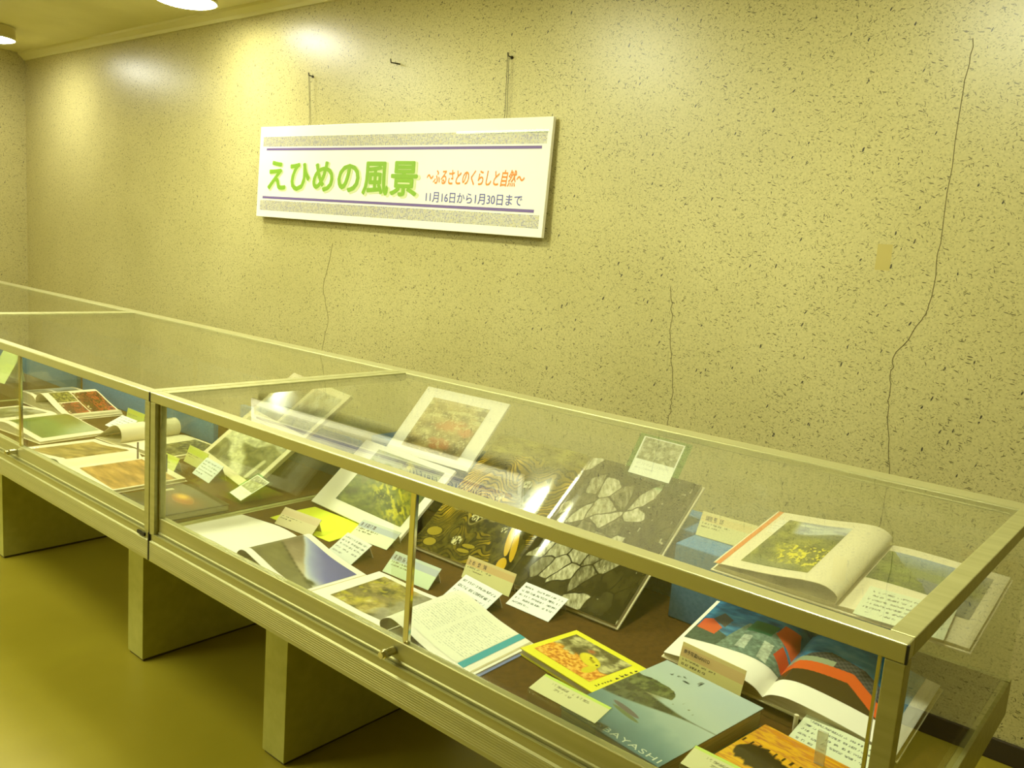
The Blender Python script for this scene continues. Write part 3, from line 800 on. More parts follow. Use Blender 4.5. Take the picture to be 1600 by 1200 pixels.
labels = ['round ceiling lamp near the flecked wall, cut by the top edge of the photo', 'round glowing ceiling lamp at the far left above the corner', 'added unseen round ceiling lamp straight above the seam of the two nearer cases', 'added unseen round ceiling lamp above the right end of the case row', 'added unseen round ceiling lamp above the middle case']
for (x, y, e), lb in zip(LAMPS, labels):
    r, mb = lamp_proto(); r.location = (x, y, ZC)
    em = bpy.data.materials.new('lamp_diffuser_glow'); em.use_nodes = True; nt = em.node_tree
    nt.nodes.remove(nt.nodes['Principled BSDF']); ne = nt.nodes.new('ShaderNodeEmission')
    ne.inputs['Color'].default_value = (ROUND_TINT if y < 0.8 else (1.0, 1.0, 0.86)) + (1,); ne.inputs['Strength'].default_value = e
    nt.links.new(ne.outputs[0], nt.nodes['Material Output'].inputs['Surface'])
    mb.build('diffuser', em, r, smooth=True)
    tag(r, lb, 'ceiling lamp', 'round ceiling lamps')
for (x, y, e), lb in zip(ADDED_PANELS, ('in front of the right-hand case', 'in front of the middle case', 'behind the viewer on the right', 'behind the viewer on the left')):
    r = empty('added_panel_light', (x, y, ZC), 0, 'added unseen flat panel light on the ceiling, ' + lb, 'panel light', 'added panel lights')
    MB().box(-0.63, 0.63, -0.33, 0.33, -0.05, -0.0005, 0.004).build('housing', M['lamp_body'], r)
    em = bpy.data.materials.new('panel_glow'); em.use_nodes = True; nt = em.node_tree
    nt.nodes.remove(nt.nodes['Principled BSDF']); ne = nt.nodes.new('ShaderNodeEmission')
    ne.inputs['Color'].default_value = LAMP_TINT + (1,); ne.inputs['Strength'].default_value = e
    nt.links.new(ne.outputs[0], nt.nodes['Material Output'].inputs['Surface'])
    MB().box(-0.60, 0.60, -0.30, 0.30, -0.056, -0.0505).build('diffuser', em, r)

# ================================================================== DISPLAY CASES
H, L, D = 0.8926, 1.8, 0.892
ZB, ZR, ZD = 0.452, 0.527, 0.530
def make_case():
    r = empty('display_case', (0, 0, 0))
    g = 0.002; x0, x1 = g, L - g
    # outer skirt rail, fluted aluminium extrusion along the front
    prof = [(0.0, ZB), (0.0, ZB + 0.004)]
    for k in range(9):
        z = ZB + 0.006 + k * 0.0050
        prof += [(0.0, z), (0.0, z + 0.0036), (0.0005, z + 0.0039), (0.0005, z + 0.0047)]
    prof += [(0.0, ZB + 0.052), (0.004, ZB + 0.055), (0.004, ZR - 0.004), (0.001, ZR - 0.003), (0.001, ZR), (0.008, ZR), (0.0085, ZR - 0.004), (0.018, ZR - 0.004), (0.018, ZB)]
    MB().prism(prof, x0, x1).build('front_skirt', M['alu'], r)
    MB().box(x0, x1, D - 0.018, D, ZB, ZD, 0.001).build('rear_skirt', M['alu'], r)
    for s, nm in ((0, 'side_skirt'), (1, 'side_skirt')):
        a = x0 if s == 0 else x1 - 0.016
        MB().box(a, a + 0.016, 0.0185, D - 0.0185, ZB, ZD - 0.002, 0.001).build(nm, M['alu'], r)
    MB().box(x0 + 0.017, x1 - 0.017, 0.019, D - 0.019, ZB + 0.006, ZD - 0.006).build('base_board', M['leg'], r)
    MB().box(x0 + 0.017, x1 - 0.017, 0.019, D - 0.019, ZD - 0.0055, ZD).build('deck', M['deck'], r)
    # track and inner rail below the sliding doors
    tr = [(0.010, ZR - 0.003), (0.018, ZR - 0.003), (0.018, ZD), (0.030, ZD), (0.030, 0.569), (0.0275, 0.571), (0.014, 0.571), (0.0125, 0.569), (0.0125, 0.534), (0.010, 0.532)]
    MB().prism(tr, x0 + 0.020, x1 - 0.020).build('door_track', M['alu'], r)
    # posts
    for a in (x0, x1 - 0.024):
        mb = MB().box(a, a + 0.024, 0.001, 0.026, ZR + 0.0005, H - 0.0255, 0.001)
        p = mb.build('post', M['alu'], r)
    MB().box(x0 + 0.0245, x0 + 0.034, 0.012, 0.026, 0.5715, H - 0.026).build('door_jamb', M['alu'], r)
    # top frame
    MB().box(x0, x1, 0.0, 0.030, H - 0.025, H, 0.0022).build('front_top_rail', M['alu_edge'], r)
    MB().box(x0, x1, D - 0.058, D, H - 0.018, H, 0.0022).build('rear_top_rail', M['alu_edge'], r)
    for a in (x0, x1 - 0.030):
        MB().box(a, a + 0.030, 0.0305, D - 0.0585, H - 0.025, H, 0.0015).build('side_top_rail', M['alu'], r)
    # end caps
    for a in (x0 - 0.0012, x1 - 0.0012):
        MB().box(a, a + 0.0024, -0.0008, 0.004, H - 0.0245, H - 0.0005).build('end_cap', M['black_plastic'], r)
        MB().box(a, a + 0.0024, -0.0008, 0.004, ZB + 0.002, ZR - 0.001).build('end_cap', M['black_plastic'], r)
    # glass
    MB().box(x0 + 0.028, x1 - 0.028, 0.028, D - 0.056, H - 0.0075, H - 0.0025).build('top_glass', M['glass'], r)
    MB().box(x0 + 0.006, x1 - 0.006, D - 0.012, D - 0.007, ZD + 0.0005, H - 0.0185).build('rear_glass', M['glass'], r)
    for a in (x0 + 0.004, x1 - 0.009):
        MB().box(a, a + 0.005, 0.0265, D - 0.0125, ZD - 0.0015, H - 0.0255).build('side_glass', M['glass'], r)
    dr = empty('sliding_door', (0, 0, 0)); dr.parent = r
    MB().box(x0 + 0.026, 0.950, 0.0150, 0.0200, 0.5715, H - 0.0255).build('door_glass', M['glass'], dr)
    MB().box(0.9375, 0.9515, 0.0128, 0.0208, 0.5715, H - 0.0258, 0.001).build('edge_strip', M['chrome'], dr)
    dr2 = empty('sliding_door', (0, 0, 0)); dr2.parent = r
    MB().box(0.886, x1 - 0.034, 0.0225, 0.0275, 0.5715, H - 0.0255).build('door_glass', M['glass'], dr2)
    MB().box(x1 - 0.037, x1 - 0.033, 0.0220, 0.0280, 0.5715, H - 0.0258).build('edge_strip', M['chrome'], dr2)
    # lock
    mb = MB().cyl((0.917, 0.0105, 0.549), (0.917, -0.010, 0.549), 0.0085).cyl((0.917, -0.010, 0.549), (0.917, -0.016, 0.549), 0.0095, 0.0085).cyl((0.917, -0.016, 0.549), (0.917, -0.022, 0.549), 0.0065)
    mb.build('lock_knob', M['chrome'], r, smooth=True)
    # maker's plate
    pl = MB().box(L - 0.060, L - 0.022, -0.0012, 0.003, ZB + 0.058, ZB + 0.0665, 0.0006).build('maker_plate', M['black_plastic'], r)
    # slab legs
    for a in (0.3128, L - 0.4041):
        lg = MB().box(a, a + 0.0913, 0.145, 0.78, 0.008, ZB - 0.0005, 0.001).build('leg', M['leg'], r)
        MB().box(a + 0.004, a + 0.0873, 0.150, 0.775, 0.0, 0.008).build('foot_strip', M['legedge'], lg)
    return r
case = make_case()
tag(case, 'glass display case at the right end of the row, its near corner post in view', 'display case', 'glass display cases')
for k, lb in ((-1, 'middle glass display case, joined to the left of the one with the terrace book'), (-2, 'far left glass display case, mostly out of view at the left edge')):
    c = copy_tree(case); c.location = (k * L, 0, 0); c['label'] = lb

# blue cloth covered steps at the back of the cases
for a, b, y, y2, zt, lb in ((1.168, 1.62, 0.602, 0.862, 0.703, 'blue cloth-covered step under the flower field book'), (0.03, 1.160, 0.702, 0.862, 0.703, 'blue cloth-covered step behind the terraced fields book'),
                    (-0.70, -0.03, 0.702, 0.722, 0.670, 'blue cloth-covered board behind the leaning rapids book'), (-1.77, -0.708, 0.602, 0.622, 0.652, 'long blue cloth-covered board along the back of the middle case'),
                    (-3.57, -1.83, 0.602, 0.622, 0.652, 'blue cloth-covered board at the back of the far left case')):
    tag(MB().box(a, b, y, y2, ZD + 0.0005, zt, 0.003).build('display_step', M['blue']), lb, 'display step', 'blue display steps')

# ================================================================== THE SIGN ON THE WALL
SW, SH = 1.900, 0.4505
sg = empty('hanging_sign', (-1.934, 1.5560, 1.3712), 0, 'long white hanging sign with green Japanese title on the flecked wall', 'sign')
sg.rotation_euler = (R(-1.6), R(0.45), 0)
MB().box(0, SW, 0.0, 0.016, 0, SH, 0.002).build('board', M['board_white'], sg)
def band(z0, z1, seed, x0=0.030, x1=1.880):
    nr, nc = 9, 300
    vs, fs, cs = [], [], []
    rng = np.random.RandomState(seed)
    dx, dz = (x1 - x0) / nc, (z1 - z0) / nr
    pal = np.array([(188, 184, 156), (180, 176, 162), (142, 138, 150), (196, 186, 132), (166, 160, 128), (116, 112, 146), (206, 200, 176)]) / 255.0
    for i in range(nr):
        for j in range(nc):
            k = len(vs); a, b = x0 + j * dx, z0 + i * dz
            vs += [(a, -0.0006, b), (a + dx * 0.78, -0.0006, b), (a + dx * 0.78, -0.0006, b + dz * 0.78), (a, -0.0006, b + dz * 0.78)]
            fs.append((k, k + 1, k + 2, k + 3)); cs += [pal[rng.choice(7, p=[.24, .2, .16, .14, .12, .08, .06])]] * 4
    me = bpy.data.meshes.new('mosaic_band'); me.from_pydata(vs, [], fs)
    at = me.color_attributes.new('ink', 'FLOAT_COLOR', 'POINT')
    cc = np.ones((len(vs), 4)); cc[:, :3] = lin(np.array(cs)); at.data.foreach_set('color', cc.astype(np.float32).ravel())
    link('mosaic_band', me, M['ink'], sg)
band(0.3520, 0.4005, 1); band(0.0340, 0.0850, 2)
MB().box(0.062, 1.858, -0.0010, 0.001, 0.3325, 0.3440).build('stripe', M['purple'], sg)
MB().box(0.050, 1.850, -0.0010, 0.001, 0.0925, 0.1045).build('stripe', M['purple'], sg)
text_mesh('lettering_shadow', 'えひめの風景', M['green_halo'], sg, 1.115, 0.158, (0.094, -0.0006, 0.124), 1.06, thick=0.034)
tag(text_mesh('lettering', 'えひめの風景', M['green'], sg, 1.105, 0.152, (0.088, -0.0016, 0.132), 1.06, thick=0.025), 'bold green title lettering')
tag(text_mesh('lettering', '～ふるさとのくらしと自然～', M['orange'], sg, 0.540, 0.066, (1.248, -0.0010, 0.187), 1.0, 0.0, 0.22, thick=0.016), 'slanted orange subtitle lettering')
tag(text_mesh('lettering', '11月16日から1月30日まで', M['violet'], sg, 0.535, 0.043, (1.252, -0.0010, 0.114), 1.0, thick=0.006), 'violet date lettering')
tag(MB().box(1.40, 1.885, -0.0016, -0.0008, 0.392, 0.404).build('clear_tape', M['acrylic'], sg), 'clear sticky tape along the top right')
# hooks in the wall and the wires the sign hangs from
for i, (hx, hz, wx, wz) in enumerate(((-1.548, 2.05, -1.530, 1.8235), (-0.283, 2.041, -0.277, 1.8085))):
    side = 'left' if i == 0 else 'right'
    hk = MB().cyl((hx, DW + 0.01, hz), (hx, DW - 0.024, hz + 0.002), 0.003, seg=8).cyl((hx, DW - 0.024, hz + 0.002), (hx, DW - 0.026, hz + 0.014), 0.003, seg=8).cyl((hx, DW, hz), (hx, DW - 0.003, hz), 0.007, seg=10)
    tag(hk.build('wall_hook', M['wire']), 'small dark hook nailed in the wall, holding the %s wire of the sign' % side, 'hook', 'hooks for the sign')
    pts = [Vector((hx - 0.004, DW - 0.022, hz + 0.003)), Vector((wx - 0.006, 1.578, wz + 0.012)), Vector((wx - 0.008, 1.574, wz - 0.006)), Vector((wx + 0.002, 1.574, wz - 0.012)), Vector((wx + 0.008, 1.574, wz - 0.004)), Vector((wx + 0.004, 1.578, wz + 0.012)), Vector((hx + 0.003, DW - 0.022, hz + 0.003))]
    tag(MB().tube(pts, 0.0011, 6).build('hanging_wire', M['wire']), 'thin looped wire hanging the %s end of the sign' % side, 'wire', 'wires of the sign')
hk = MB().cyl((-0.93, DW + 0.01, 2.064), (-0.93, DW - 0.028, 2.062), 0.003, seg=8).cyl((-0.93, DW - 0.028, 2.062), (-0.955, DW - 0.03, 2.066), 0.003, seg=8).cyl((-0.955, DW - 0.03, 2.066), (-0.958, DW - 0.03, 2.082), 0.0025, seg=8)
tag(hk.build('wall_hook', M['wire']), 'empty bent hook in the wall above the middle of the sign', 'hook')

# ================================================================== THINGS IN THE RIGHT-HAND CASE
# --- open book with the lake and cloud picture
b = empty('open_book', (0.322, 0.050, ZD + 0.0004), -1.5, 'open book with blank white left page and cloudy lake picture on the right page', 'book')
cover_boards(b, 0.285, 0.262, 0.186, M['paper'], 0.002, 0.0, 0.001)
page_side(b, -1, 0.285, 0.186, [(0.0, 0.012), (0.03, 0.021), (0.10, 0.024), (0.19, 0.017), (0.285, 0.008)], [], fill=True, base=0.002)
page_side(b, 1, 0.262, 0.186, [(0.0, 0.010), (0.004, 0.030), (0.030, 0.042), (0.075, 0.034), (0.15, 0.018), (0.262, 0.006)], [((0.13, 0.93, 0.10, 0.90), p_lake, 'ink', 130)], fill=False, base=0.002)
# --- open book with the gorge picture and the text page
b = empty('open_book', (0.838, 0.050, ZD + 0.0004), 0.8, 'open book with rocky gorge picture and a curling text page with teal tab', 'book')
cover_boards(b, 0.233, 0.234, 0.205, M['violet_cover'], 0.002, 0.0, 0.001)
page_side(b, -1, 0.236, 0.205, [(0.0, 0.012), (0.04, 0.014), (0.10, 0.013), (0.18, 0.016), (0.236, 0.016)], [((0.13, 0.86, 0.17, 0.93), p_gorge, 'ink', 130)], fill=True, base=0.002)
page_side(b, 1, 0.228, 0.205, [(0.0, 0.014), (-0.006, 0.036), (0.022, 0.052), (0.060, 0.045), (0.13, 0.024), (0.228, 0.005)],
          [((0.12, 0.84, 0.10, 0.97), p_text, 'matte_ink', 150, 'printed_text'), ((0.845, 0.905, 0.10, 1.0), flat(c8(60, 160, 180)), 'matte_ink', 14, 'teal_tab')], fill=False, base=0.002)
# --- big terraced-fields book leaning on the step
def leaning(name, loc, rz, tilt, label, cat='book'):
    return empty(name, loc, rz, label, cat, None, tilt)
b = leaning('open_book', (0.818, 0.451, ZD + 0.003), 0.3, 37.3, 'large glossy open book of terraced fields, gold left page and grey right page')
cover_boards(b, 0.315, 0.315, 0.414, M['cream'], 0.004, 0.0, 0.003)
page_side(b, -1, 0.314, 0.414, [(0.0, 0.009), (0.015, 0.015), (0.05, 0.018), (0.16, 0.0155), (0.314, 0.014)], [((0.0, 1.0, 0.0, 1.0), p_terrace_gold, 'gloss_ink', 330)], fill=True, base=0.004, paper='cream')
page_side(b, 1, 0.314, 0.414, [(0.0, 0.009), (0.015, 0.015), (0.05, 0.018), (0.16, 0.0155), (0.314, 0.014)], [((0.0, 1.0, 0.0, 1.0), p_terrace_grey, 'gloss_ink', 260)], fill=True, base=0.004, paper='cream')
# --- tall picture book opened upwards: lower leaf and upper leaf hinged at the fold
b = empty('open_book', (0.047, 0.475, ZD + 0.0006), -4.0, 'tall open book with white margins, autumn picture above green thicket picture', 'book')
def leaf_panel(root, name, w, h, x0, y0, z0, tilt, pic, inset, rz=0.0, th=0.008):
    q = empty(name, (x0, y0, z0), rz); q.parent = root; q.rotation_euler = (R(tilt), 0, R(rz))
    MB().box(0, w, 0, h, 0, th, 0.0008).build('page', M['paper'], q)
    a0, a1, b0, b1 = inset
    U, V = np.meshgrid(np.linspace(0, 1, 120), np.linspace(0, 1, 120))
    P = np.stack([w * (a0 + (a1 - a0) * U), h * (b0 + (b1 - b0) * V), np.full(U.shape, th + 0.0005)], -1)
    ink_mesh('photograph', P, pic(U, V), M['ink'], q)
leaf_panel(b, 'lower_leaf', 0.410, 0.250, 0.0, 0.0, 0.0, 41.0, p_thicket, (0.20, 0.93, 0.15, 0.93))
leaf_panel(b, 'upper_leaf', 0.325, 0.243, 0.098, 0.186, 0.160, 45.5, p_autumn, (0.15, 0.84, 0.10, 0.86), 6.0)
# --- yellow book
b = closed_book('closed_book', (1.066, 0.208, ZD + 0.0004), -9.9, 0.204, 0.153, 0.0155, 'closed yellow book with a marigold picture on its cover', 'book', M['yellow_cover'], p_marigold, 130, (0.075, 0.83, 0.14, 0.90), 'ink')
Rm = Matrix.Rotation(R(90), 4, 'Z')
def cover_marks(name, root, x, y, n, dx, dy, s, z, m, seed):
    """small unreadable letter shapes in a row on a cover"""
    mb = MB(); rng = np.random.RandomState(seed)
    for k in range(n):
        cx, cy = x + dx * k, y + dy * k
        for j in range(3):
            a, b_ = rng.uniform(-s, s, 2); w_, h_ = (s * rng.uniform(.5, 1), s * 0.18) if rng.rand() < .5 else (s * 0.18, s * rng.uniform(.5, 1))
            mb.box(cx + a * .5 - w_, cx + a * .5 + w_, cy + b_ * .5 - h_, cy + b_ * .5 + h_, z, z + 0.0004)
    mb.build(name, m, root)
cover_marks('cover_lettering', b, 0.186, 0.022, 6, 0.0004, 0.0075, 0.0028, 0.0157, M['dark_ink'], 3)
cover_marks('cover_lettering', b, 0.188, 0.075, 5, 0.0, 0.013, 0.0042, 0.0157, M['dark_ink'], 4)
# --- grey-blue photo book
b = closed_book('closed_book', (1.272, 0.062, ZD + 0.0004), -7.5, 0.208, 0.290, 0.036, 'closed grey-blue photo book with an island mirrored in calm water on its cover', 'book', M['grey_cover'], p_sea, 170)
text_mesh('cover_lettering', 'KOBAYASHI', M['pale_ink'], b, 0.155, 0.013, (0.046, 0.006, 0.0366), 1.15, 0.0, 0.0, 0, Matrix.Identity(4))
cover_marks('cover_lettering', b, 0.078, 0.250, 2, 0.014, 0.016, 0.008, 0.0366, M['grey_ink'], 9)
cover_marks('cover_lettering', b, 0.062, 0.262, 3, -0.010, -0.006, 0.004, 0.0366, M['grey_ink'], 12)
# --- orange sunset book
b = closed_book('closed_book', (1.503, 0.100, ZD + 0.0004), -7.5, 0.205, 0.205, 0.020, 'closed orange book with a dark branch against a sunset on its cover', 'book', M['orange_cover'], p_sunset, 170)
# --- open book with boats and awning
b = empty('open_book', (1.487, 0.389, ZD + 0.012), -3.5, 'open book with blue sea pictures, red-roofed boats left and orange awning right', 'book', None, 17)
cover_boards(b, 0.212, 0.236, 0.198, M['cream'], 0.003)
page_side(b, -1, 0.212, 0.198, [(0.0, 0.010), (0.02, 0.026), (0.06, 0.033), (0.13, 0.026), (0.212, 0.012)], [((0.0, 0.96, 0.30, 1.0), p_boats, 'gloss_ink', 180)], fill=True, base=0.003)
page_side(b, 1, 0.236, 0.198, [(0.0, 0.010), (0.02, 0.025), (0.06, 0.032), (0.14, 0.026), (0.236, 0.012)], [((0.0, 0.90, 0.24, 1.0), p_awning, 'gloss_ink', 180)], fill=True, base=0.003)
MB().box(-0.20, 0.22, 0.184, 0.192, -0.064, -0.0005).build('prop', M['acrylic'], b)
hd = empty('page_holder', (1.487, 0.352, ZD + 0.0006), -3.5, 'clear acrylic page holder along the gutter and foot of the boat book', 'page holder')
MB().box(0.0, 0.072, 0.012, 0.0145, 0.0, 0.026, 0.0005).build('foot_strip', M['acrylic'], hd)
MB().cyl((0.074, 0.009, 0.0), (0.074, 0.009, 0.030), 0.004, seg=14).build('peg', M['cream'], hd, smooth=True)
# --- open book lying on the step at the right
b = empty('open_book', (1.552, 0.508, 0.7055), 0.0, 'open book on the blue step with yellow flower field picture and orange edge stripe', 'book', None, 9)
MB().box(-0.20, 0.05, 0.262, 0.272, -0.0425, -0.0002).build('prop', M['cream'], b)
cover_boards(b, 0.245, 0.225, 0.305, M['cream'], 0.003)
page_side(b, -1, 0.245, 0.305, [(0.0, 0.010), (-0.004, 0.028), (0.020, 0.042), (0.060, 0.041), (0.13, 0.030), (0.245, 0.018)],
          [((0.34, 0.84, 0.10, 0.88), p_field, 'ink', 150), ((0.945, 0.985, 0.0, 1.0), flat(c8(226, 130, 50)), 'ink', 8, 'orange_stripe'), ((0.84, 0.91, 0.62, 0.86), lambda u, v: rows(u, v, 5, c8(206, 200, 176), np.ones(u.shape + (3,)) * c8(234, 228, 206), 0, 1, 0, 1, 12, 0.4), 'matte_ink', 16, 'printed_text')], fill=False, block=0.010, base=0.003, paper='cream')
page_side(b, 1, 0.225, 0.305, [(0.0, 0.009), (0.02, 0.012), (0.08, 0.013), (0.225, 0.009)], [((0.04, 0.62, 0.44, 0.90), p_river, 'ink', 120), ((0.62, 0.90, 0.30, 0.90), p_moor, 'ink', 70)], fill=True, base=0.003, paper='cream')
# --- caption cards and description sheets
TAN, PINK, BLUE_, LOWY, LOWG = c8(216, 184, 130), c8(214, 196, 160), c8(176, 184, 196), c8(222, 218, 160), c8(206, 222, 190)
r = card('caption_card', (1.318, 0.372, ZD + 0.0004), -7, 0.139, 0.066, 76, p_card(TAN, c8(222, 214, 146), 31, False), 'tan caption card titled NANYO, between the grey-blue book and the boat book', 'caption card', 'caption cards', 'cream', flap=False)
cl = Matrix.Translation((0, -0.0006, 0.0015)) @ Matrix.Rotation(R(76), 4, 'X')
text_mesh('card_lettering', '南予写真NANYO', M['dark_ink'], r, 0.058, 0.0085, (0.007, 0.0465, 0.0006), 1.0, 0.012, 0, 0, cl)
card('caption_card', (1.172, 0.684, 0.7036), 1, 0.132, 0.057, 62, p_card(c8(226, 208, 150), c8(224, 220, 166), 33), 'cream caption card on the blue step beside the flower field book', 'caption card', 'caption cards', 'cream')
card('caption_card', (0.720, 0.404, ZD + 0.0004), -0.5, 0.150, 0.054, 65, p_card(TAN, LOWY, 35), 'tan caption card right in front of the terraced fields book', 'caption card', 'caption cards', 'cream')
card('caption_card', (0.575, 0.283, ZD + 0.0004), 1.8, 0.151, 0.058, 44, p_card(BLUE_, LOWG, 37), 'blue-banded caption card standing behind the gorge picture', 'caption card', 'caption cards', 'paper')
card('caption_card', (0.333, 0.377, ZD + 0.0004), 3.0, 0.142, 0.062, 33, p_card(BLUE_, c8(220, 226, 196), 39), 'blue-banded caption card at the foot of the tall open book', 'caption card', 'caption cards', 'paper')
card('caption_card', (0.139, 0.281, ZD + 0.0004), 4.0, 0.146, 0.053, 48, p_card(PINK, c8(222, 212, 172), 41, False), 'pale pinkish caption card in front of the yellow sheet', 'caption card', 'caption cards', 'cream')
DG = 'description sheets'
card('description_sheet', (0.389, 0.264, ZD + 0.0004), -7, 0.110, 0.070, 33, p_desc(51, 5), 'pale printed sheet between the lake picture and the tall open book', 'description sheet', DG)
card('description_sheet', (0.772, 0.285, ZD + 0.0004), -8, 0.128, 0.078, 30, p_desc(53, 4, (226, 228, 234)), 'white printed sheet partly hidden behind the curling text page', 'description sheet', DG)
card('description_sheet', (0.889, 0.371, ZD + 0.0004), -1, 0.122, 0.075, 26, p_desc(55, 5, (232, 234, 240)), 'white printed sheet in front of the middle of the terraced fields book', 'description sheet', DG)
card('description_sheet', (1.562, 0.322, ZD + 0.0004), -8, 0.135, 0.066, 22, p_desc(57, 5, (216, 222, 196)), 'pale green printed sheet in front of the orange awning picture', 'description sheet', DG)
card('description_sheet', (1.592, 0.482, 0.7190), 4, 0.148, 0.115, 9.5, p_desc(59, 6, (220, 226, 198)), 'pale green printed sheet lying on the right page of the flower field book', 'description sheet', DG, flap=False)
# --- yellow sheet under the caption cards
tag(MB().prism([(0.0, 0.0004), (0.155, 0.0004), (0.155, 0.0014), (0.08, 0.004), (0.0, 0.0014)], 0.0, 0.250).build('yellow_sheet', M['yellow_paper']), 'bright yellow sheet lying in front of the tall open book', 'paper')
o = bpy.data.objects['yellow_sheet']; o.location = (0.090, 0.300, ZD); o.rotation_euler = (0, 0, R(2))
# --- picture card in a green edged acrylic plate, behind the terraces book
def holder(loc, rz, w, h, tilt, label):
    q = empty('acrylic_picture_holder', loc, rz, label, 'picture holder', 'green acrylic picture holders', tilt)
    MB().box(0, w, 0, h, 0, 0.005, 0.0006).build('acrylic_plate', M['green_acrylic'], q)
    U, V = np.meshgrid(np.linspace(0, 1, 70), np.linspace(0, 1, 60))
    c = 0.1
    P = np.stack([w * (c + (1 - 2 * c) * U), h * (0.06 + 0.88 * V), np.full(U.shape, 0.0056)], -1)
    ink_mesh('picture_card', P, p_holder(U, V), M['ink'], q)
    MB().box(0.02, w - 0.02, h * 0.55, h * 0.55 + 0.004, -h * 0.55 * math.tan(R(max(8, 90 - tilt))) * 0 - 0.03, -0.0003).build('prop', M['green_acrylic'], q)
    return q
holder((0.930, 0.742, 0.782), -4, 0.150, 0.116, 56, 'small picture card in green-edged acrylic behind the terraced fields book')
# --- clear label stands at the front edge
def label_stand(loc, rz, label):
    q = empty('label_stand', loc, rz, label, 'label stand', 'clear label stands')
    MB().box(0, 0.145, 0.0, 0.0025, 0.0, 0.052, 0.0004).build('front_plate', M['acrylic'], q)
    MB().prism([(0.0, 0.0525), (0.046, 0.0645), (0.0455, 0.0668), (-0.0005, 0.0548)], 0.0, 0.145).build('top_plate', M['acrylic'], q)
    s = slab('printed_label', q, 0.141, 0.044, p_label, M['matte_ink'], 0.0008, 90, 0.002, (0.0, 0.001, 0.0562), 14.6)
    return q
label_stand((1.218, 0.040, ZD + 0.0004), -3, 'clear label stand with green-edged label at the front left of the grey-blue book')
label_stand((1.508, 0.039, ZD + 0.0004), -2, 'clear label stand in front of the orange book')
# --- clear clip at the right of the orange book
M['grey_edge'] = mat('grey_acrylic_edge', rgb(128, 120, 132), 0.3)
def clip(loc, rz, label, m='frosted'):
    return tag(place(MB().box(-0.008 if m == 'frosted' else -0.003, 0.008 if m == 'frosted' else 0.003, -0.0025, 0.0025, 0, 0.056, 0.0006).build('page_clip', M[m]), loc, rz), label, 'page clip', 'acrylic page clips')
def place(o, loc, rz=0):
    o.location = loc; o.rotation_euler = (0, 0, R(rz)); return o
clip((1.640, 0.255, ZD + 0.0210), 0, 'clear acrylic clip standing at the back edge of the orange sunset book')

# ================================================================== THINGS IN THE MIDDLE CASE
# --- dark book with glow
closed_book('closed_book', (-0.272, 0.062, ZD + 0.0004), -4.0, 0.236, 0.200, 0.020, 'closed dark book with an orange glow on its cover, beside the corner post', 'book', M['dark_cover'], p_glow, 120, (0.005, 0.995, 0.005, 0.995))
# --- book with brown pictures
b = empty('open_book', (-0.622, 0.045, ZD + 0.0004), 0.0, 'open book with a brown landscape on each page, at the front of the middle case', 'book')
cover_boards(b, 0.340, 0.275, 0.250, M['cream'], 0.002)
page_side(b, -1, 0.340, 0.250, [(0.0, 0.016), (0.04, 0.034), (0.10, 0.028), (0.22, 0.014), (0.340, 0.008)], [((0.12, 0.88, 0.10, 0.90), p_brown, 'ink', 110)], fill=False, base=0.002, paper='cream')
page_side(b, 1, 0.275, 0.250, [(0.0, 0.014), (0.03, 0.024), (0.10, 0.020), (0.275, 0.010)], [((0.18, 0.97, 0.12, 0.90), lambda u, v: p_brown(u + 3, v) * np.array([1.06, 0.98, 0.9]), 'ink', 110)], fill=True, base=0.002, paper='cream')
clip((-0.585, 0.262, ZD + 0.023), 70, 'thin grey clip standing on the gutter of the brown landscape book', 'grey_edge')
clip((-0.415, 0.268, ZD + 0.019), 70, 'thin grey clip standing at the back edge of the brown landscape book, nearer the post', 'grey_edge')
# --- meadow book
b = empty('open_book', (-1.325, 0.100, ZD + 0.0004), 6.0, 'open book with a green meadow picture, left of the brown landscape book', 'book')
cover_boards(b, 0.290, 0.315, 0.235, M['cream'], 0.002)
page_side(b, -1, 0.290, 0.235, [(0.0, 0.012), (0.04, 0.022), (0.15, 0.018), (0.290, 0.008)], [((0.15, 0.9, 0.12, 0.9), p_greys, 'ink', 80)], fill=True, base=0.002, paper='cream')
page_side(b, 1, 0.315, 0.235, [(0.0, 0.012), (0.04, 0.030), (0.10, 0.032), (0.20, 0.020), (0.315, 0.008)], [((0.08, 0.90, 0.10, 0.98), p_meadow, 'ink', 110)], fill=True, base=0.002, paper='cream')
# --- flower book
b = empty('open_book', (-1.602, 0.345, ZD + 0.0004), 0.5, 'open book with red maple pictures, nearest the blue step in the middle case', 'book')
cover_boards(b, 0.165, 0.290, 0.215, M['cream'], 0.002)
page_side(b, -1, 0.165, 0.215, [(0.0, 0.030), (0.03, 0.044), (0.10, 0.046), (0.165, 0.042)], [((0.1, 0.92, 0.50, 0.92), p_mist, 'ink', 60), ((0.1, 0.5, 0.08, 0.44), p_foliage, 'ink', 40), ((0.55, 0.92, 0.08, 0.44), p_greys, 'ink', 40)], fill=True, base=0.002, paper='cream')
page_side(b, 1, 0.290, 0.215, [(0.0, 0.026), (0.004, 0.044), (0.04, 0.066), (0.09, 0.060), (0.18, 0.034), (0.290, 0.008)], [((0.30, 0.92, 0.50, 0.97), p_maple, 'gloss_ink', 90), ((0.56, 0.92, 0.12, 0.48), p_maple, 'ink', 60), ((0.24, 0.54, 0.12, 0.48), p_leaves, 'ink', 60)], fill=False, block=0.018, base=0.002, paper='cream')
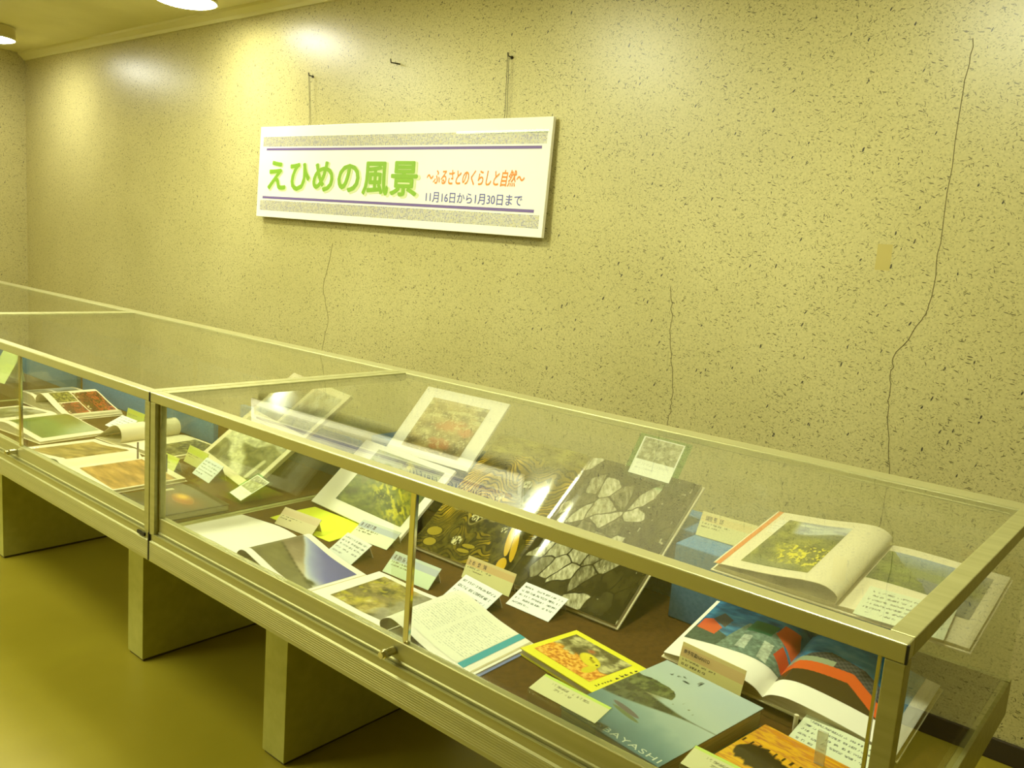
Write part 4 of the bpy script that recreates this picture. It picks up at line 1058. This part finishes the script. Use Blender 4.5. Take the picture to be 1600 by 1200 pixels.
# --- book with the rolled page
b = empty('open_book', (-0.850, 0.330, ZD + 0.0004), 5.0, 'open book with a rolled-over page and a dark foliage picture, behind the post', 'book')
cover_boards(b, 0.150, 0.262, 0.230, M['cream'], 0.002)
page_side(b, -1, 0.150, 0.230, [(0.0, 0.010), (-0.012, 0.030), (-0.006, 0.056), (0.020, 0.070), (0.055, 0.062), (0.10, 0.035), (0.150, 0.010)], [((0.36, 0.86, 0.45, 0.95), p_foliage, 'ink', 70)], fill=False, base=0.002, paper='cream')
page_side(b, 1, 0.262, 0.230, [(0.0, 0.010), (0.05, 0.016), (0.16, 0.014), (0.262, 0.010)], [((0.44, 0.96, 0.14, 0.95), p_foliage, 'ink', 110)], fill=True, base=0.002, paper='cream')
# --- rapids book leaning against the step
b = leaning('open_book', (-0.572, 0.480, ZD + 0.0006), -13.0, 40.0, 'large leaning open book with pale river rapids below two dark pictures')
MB().box(0, 0.455, 0, 0.425, 0, 0.010, 0.001).build('page_block', M['edges'], b)
MB().box(-0.001, 0.456, -0.001, 0.212, 0.0103, 0.013, 0.0006).build('page', M['cream'], b)
MB().box(-0.001, 0.456, 0.214, 0.426, 0.0103, 0.013, 0.0006).build('page', M['cream'], b)
def flat_picture(root, x0, x1, y0, y1, z, fn, res=110, m='ink'):
    U, V = np.meshgrid(np.linspace(0, 1, res), np.linspace(0, 1, max(8, int(res * (y1 - y0) / (x1 - x0)))))
    ink_mesh('photograph', np.stack([x0 + (x1 - x0) * U, y0 + (y1 - y0) * V, np.full(U.shape, z)], -1), fn(U, V), M[m], root)
flat_picture(b, 0.030, 0.430, 0.024, 0.205, 0.0136, p_rapids, 150)
flat_picture(b, 0.024, 0.218, 0.235, 0.400, 0.0136, p_mist, 80, 'gloss_ink')
flat_picture(b, 0.238, 0.435, 0.235, 0.400, 0.0136, p_greys, 80)
# --- cards
YG = c8(206, 216, 90)
card('caption_card', (-0.560, 0.406, ZD + 0.0004), -5.5, 0.140, 0.057, 68, p_card(YG, c8(214, 212, 140), 61, False), 'yellow-green caption card in front of the leaning rapids book', 'caption card', 'caption cards', 'cream')
card('caption_card', (-0.545, 0.304, ZD + 0.0004), -1.4, 0.105, 0.052, 62, p_card(YG, c8(218, 220, 140), 63, False), 'yellow-green caption card behind the brown landscape book, seen beside the corner post', 'caption card', 'caption cards', 'cream')
card('caption_card', (-1.250, 0.545, ZD + 0.0004), -1.7, 0.146, 0.043, 80, p_card(YG, c8(200, 214, 110), 65, False), 'yellow-green caption card at the foot of the blue step, left of the post', 'caption card', 'caption cards', 'cream')
card('description_sheet', (-0.418, 0.356, ZD + 0.0004), -8, 0.130, 0.066, 44, p_desc(67, 5, (222, 228, 232)), 'white printed sheet right of the yellow-green card at the rapids book', 'description sheet', DG)
card('description_sheet', (-1.180, 0.430, ZD + 0.0004), 0, 0.120, 0.074, 25, p_desc(69, 5, (226, 228, 226)), 'white printed sheet behind the rolled-over page', 'description sheet', DG)
holder((-0.154, 0.318, ZD + 0.004), -12, 0.112, 0.108, 28, 'small picture card in green-edged acrylic at the foot of the rapids book')
# --- far left
card('leaflet', (-2.330, 0.415, ZD + 0.0004), 4, 0.170, 0.150, 60, flat(c8(222, 236, 158)), 'pale green leaflet leaning at the far left edge', 'leaflet', None, 'pale_green')
